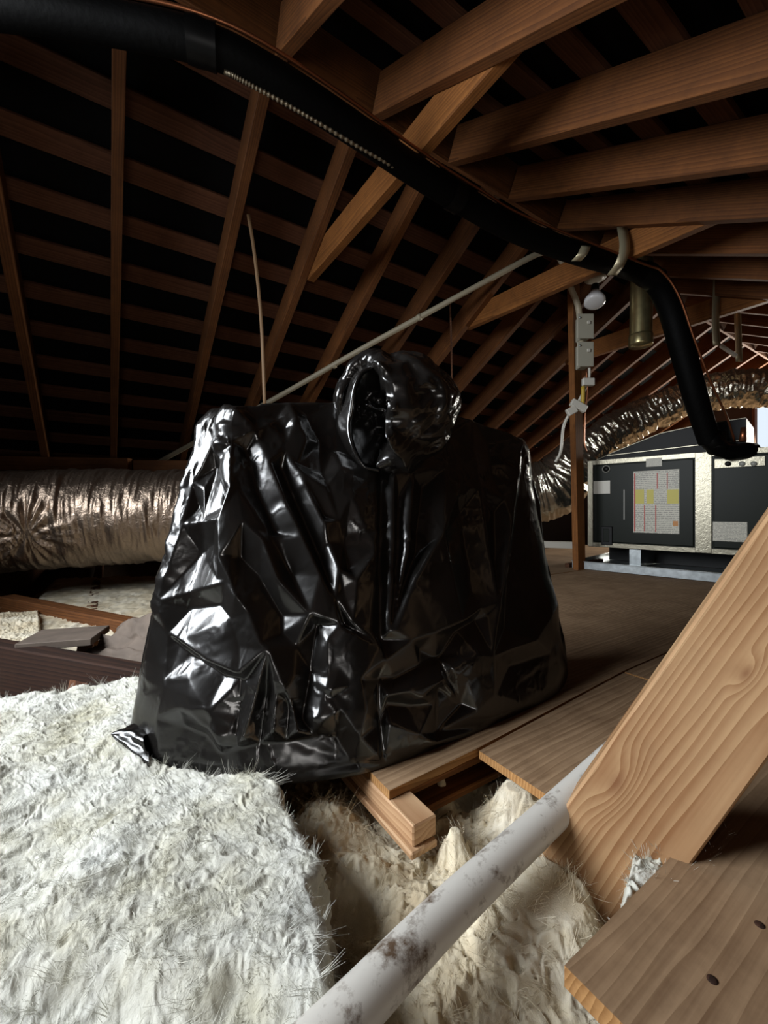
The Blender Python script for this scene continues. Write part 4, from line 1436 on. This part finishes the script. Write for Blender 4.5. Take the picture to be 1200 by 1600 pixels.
def label_mat(name, kind):
    """printed paper: rows of tiny grey text in columns, coloured rules and bands"""
    m, nt, b = new_mat(name)
    N, L = nt.nodes.new, nt.links.new
    tc = N('ShaderNodeTexCoord')
    sp = N('ShaderNodeSeparateXYZ'); L(tc.outputs['Generated'], sp.inputs[0])
    br = N('ShaderNodeTexBrick'); br.inputs['Scale'].default_value = 1.0
    mp = N('ShaderNodeMapping'); mp.inputs['Scale'].default_value = (22, 1, 34) if kind != 'small' else (14, 1, 14)
    L(tc.outputs['Generated'], mp.inputs[0])
    cb = N('ShaderNodeSeparateXYZ'); L(mp.outputs[0], cb.inputs[0])
    cc = N('ShaderNodeCombineXYZ'); L(cb.outputs[0], cc.inputs[0]); L(cb.outputs[2], cc.inputs[1])
    nz = N('ShaderNodeTexNoise'); nz.inputs['Scale'].default_value = 1.6; nz.inputs['Detail'].default_value = 1
    L(cc.outputs[0], nz.inputs['Vector'])
    fr = N('ShaderNodeMath'); fr.operation = 'FRACT'; L(cb.outputs[2], fr.inputs[0])
    ln = N('ShaderNodeMath'); ln.operation = 'LESS_THAN'; ln.inputs[1].default_value = 0.55; L(fr.outputs[0], ln.inputs[0])
    gt = N('ShaderNodeMath'); gt.operation = 'GREATER_THAN'; gt.inputs[1].default_value = 0.45; L(nz.outputs[0], gt.inputs[0])
    tx = N('ShaderNodeMath'); tx.operation = 'MULTIPLY'; L(ln.outputs[0], tx.inputs[0]); L(gt.outputs[0], tx.inputs[1])
    t2 = N('ShaderNodeMath'); t2.operation = 'MULTIPLY'; t2.inputs[1].default_value = 0.55; L(tx.outputs[0], t2.inputs[0])
    mx = N('ShaderNodeMixRGB'); mx.inputs[1].default_value = lin((206, 202, 186)); mx.inputs[2].default_value = lin((70, 68, 62))
    L(t2.outputs[0], mx.inputs[0]); L(mx.outputs[0], b.inputs['Base Color'])
    b.inputs['Roughness'].default_value = 0.45
    return m


M['label'] = label_mat('printed_label', 'big')
M['label_small'] = label_mat('printed_plate', 'small')
M['yellowprint'] = plain('yellow_print', (206, 194, 86), rough=0.5)
M['redprint'] = plain('red_print', (186, 60, 48), rough=0.5)
M['orangeprint'] = plain('orange_print', (196, 130, 60), rough=0.5)
M['plate'] = plain('badge_grey', (150, 150, 142), rough=0.4)

fu = empty('furnace', tuple(F0))
tag(fu, 'long dark green-black furnace cabinet with foil-taped seams and labels', 'furnace')
fbox('cabinet', 0.0, 1.75, FZ0, FZ1, -0.55, 0.0, M['furnace'], fu, bev=0.004)
for pr in (((926, 716, 1090, 0), 0), ):
    pass
s_a = 0.615
for (s0, s1) in ((0.035, 0.605), (0.70, 1.70)):
    dr = fbox('door_panel', s0, s1, FZ0 + 0.035, FZ1 - 0.035, 0.0, 0.008, M['furnace'], fu, bev=0.004)
fbox('under_shade_board', 0.02, 1.73, 0.011, FZ0 - 0.002, -0.40, -0.36, M['black'], fu)  # black board put in as the dark shade under the furnace
fbox('foil_tape', 0.0, 1.75, FZ1 - 0.030, FZ1 + 0.002, 0.0, 0.010, M['foiltape'], fu)
fbox('foil_tape', 0.0, 1.75, FZ0 - 0.002, FZ0 + 0.030, 0.0, 0.010, M['foiltape'], fu)
fbox('foil_tape', -0.004, 0.032, FZ0, FZ1, 0.0, 0.011, M['foiltape'], fu)
fbox('foil_tape', 0.612, 0.692, FZ0, FZ1, 0.0, 0.012, M['foiltape'], fu)
lb = frect('warning_label', 990, 737, 1062, 832, 0.008, 0.010, M['label'], fu)
for (x0, y0, x1, y1, mt, nm) in ((993, 765, 1007, 787, 'yellowprint', 'yellow_band'), (1011, 765, 1022, 787, 'yellowprint', 'yellow_band'), (1043, 765, 1061, 787, 'yellowprint', 'yellow_band'),
                             (991.5, 740, 993.5, 830, 'redprint', 'red_rule'), (1027, 739, 1028.5, 764, 'redprint', 'red_rule'), (1042.5, 739, 1044, 764, 'redprint', 'red_rule'),
                             (1007, 789, 1008.5, 830, 'redprint', 'red_rule'), (1024.5, 789, 1026, 831, 'redprint', 'red_rule'), (1052, 814, 1060, 822, 'orangeprint', 'warning_triangle')):
    frect(nm, x0, y0, x1, y1, 0.010, 0.0112, M[mt], lb, bev=0)
frect('white_label', 928, 752, 954, 772, 0.008, 0.010, M['white'], fu)
frect('name_badge', 1010, 717, 1035, 730, 0.008, 0.011, M['label_small'], fu)
frect('rating_plate', 1114, 815, 1168, 845, 0.008, 0.010, M['label_small'], fu)
frect('burner_port', 940, 822, 958, 851, 0.008, 0.016, M['black'], fu, bev=0.004)
frect('port_glass', 944, 826, 953, 846, 0.016, 0.018, M['furnace'], fu, bev=0.002)
frect('door_handle', 975, 765, 977, 812, 0.008, 0.012, M['plate'], fu)
c = fpt(948, 733, 0.008)
tube('round_port', [c, c + FN * 0.006], 0.026, M['plate'], fu, n=24, sub=1)
tube('port_hole', [c, c + FN * 0.0075], 0.019, M['black'], fu, n=24, sub=1)
# control plate with small fittings
cp = frect('control_plate', 1117, 718, 1196, 732, 0.008, 0.016, M['foiltape'], fu)
for px_ in (1138, 1160, 1178):
    c = fpt(px_, 725, 0.016)
    tube('fitting', [c, c + FN * 0.01], 0.014, M['black'] if px_ == 1138 else M['plate'], cp, n=14, sub=1)

# black tapered plenum on the furnace
pl = empty('plenum', tuple(F0 + Vector((0, 0, FZ1))))
tag(pl, 'black tapered plenum with foil-taped edges sitting on the furnace', 'plenum')
pv = [(0.02, FZ1 + .004), (0.14, FZ1 + .055), (0.42, FZ1 + .15), (0.62, FZ1 + .175), (0.84, FZ1 + .185), (0.84, FZ1 + .004)]
vs = [F0 + FD * s_ + FN * -0.06 + Vector((0, 0, z)) for s_, z in pv] + [F0 + FD * s_ + FN * -0.50 + Vector((0, 0, z)) for s_, z in pv]
nP = len(pv)
mesh_obj('plenum_body', vs, [tuple(range(nP)), tuple(range(2 * nP - 1, nP - 1, -1))] + [(i, i + nP, (i + 1) % nP + nP, (i + 1) % nP) for i in range(nP)], M['black'], pl)
for i in range(0, 4):
    board('tape_edge', vs[i] + FN * .004, vs[i + 1] + FN * .004, 0.006, 0.006, M['foiltape'], pl)
board('tape_edge', F0 + FD * .10 + FN * -.054 + Vector((0, 0, FZ1 + .035)), F0 + FD * .84 + FN * -.054 + Vector((0, 0, FZ1 + .06)), 0.006, 0.008, M['foiltape'], pl)
# black fittings bundle where the line enters
bx = empty('line_fitting', tuple(fpt(1140, 705, 0.05)))
tag(bx, 'black taped pipe joint where the insulated pipe enters the furnace', 'fitting')
tube('wrap', [W(1104, 668, 2.33), W(1112, 690, 2.33), W(1128, 702, 2.34), W(1152, 706, 2.34), W(1180, 702, 2.34)], [.034, .044, .05, .052, .046, .05, .044, .048, .036], M['tape'], bx, n=16, sub=2)
tube('wrap', [W(1118, 680, 2.36), W(1120, 705, 2.32)], [.05, .045], M['tape'], bx, n=12, sub=1)
tube('valve', [W(1160, 690, 2.30), W(1162, 668, 2.30)], [.018, .012], M['copper'], bx, n=12, sub=1)

# drain pan under the furnace
pan = empty('drain_pan', tuple(F0))
tag(pan, 'shallow galvanised drain pan on the plywood under the furnace', 'pan')
fbox('pan_base', -0.02, 1.85, 0.003, 0.008, -0.60, 0.24, M['galv'], pan, bev=0)
fbox('pan_wall', -0.02, 1.85, 0.003, 0.052, 0.235, 0.242, M['galv'], pan, bev=0.001)
a0, a1 = F0 + FD * -0.02, F0 + FD * -0.02
board('pan_wall', F0 + FD * -.018 + FN * .24 + Vector((0, 0, .028)), F0 + FD * -.018 + FN * -.6 + Vector((0, 0, .028)), 0.006, 0.05, M['galv'], pan, bev=0.001)
fbox('pan_lip', -0.025, 1.85, 0.050, 0.055, 0.225, 0.25, M['galv'], pan, bev=0.001)
for s0 in (0.25, 0.85, 1.45):
    o = fbox('support_rail', s0, s0 + 0.07, 0.0085, FZ0 - 0.003, -0.5, -0.02, M['galv'], None, bev=0.002)
    tag(o, {0.25: 'left galvanised rail under the furnace in the pan', 0.85: 'middle galvanised rail under the furnace in the pan', 1.45: 'right galvanised rail under the furnace in the pan'}[s0], 'rail', 'furnace support rails')
o = board('pale_board', W(835, 850, 3.3), W(900, 852, 3.25), 0.06, 0.05, M['white'])
tag(o, 'pale board edge on the floor between the bag and the post', 'board')
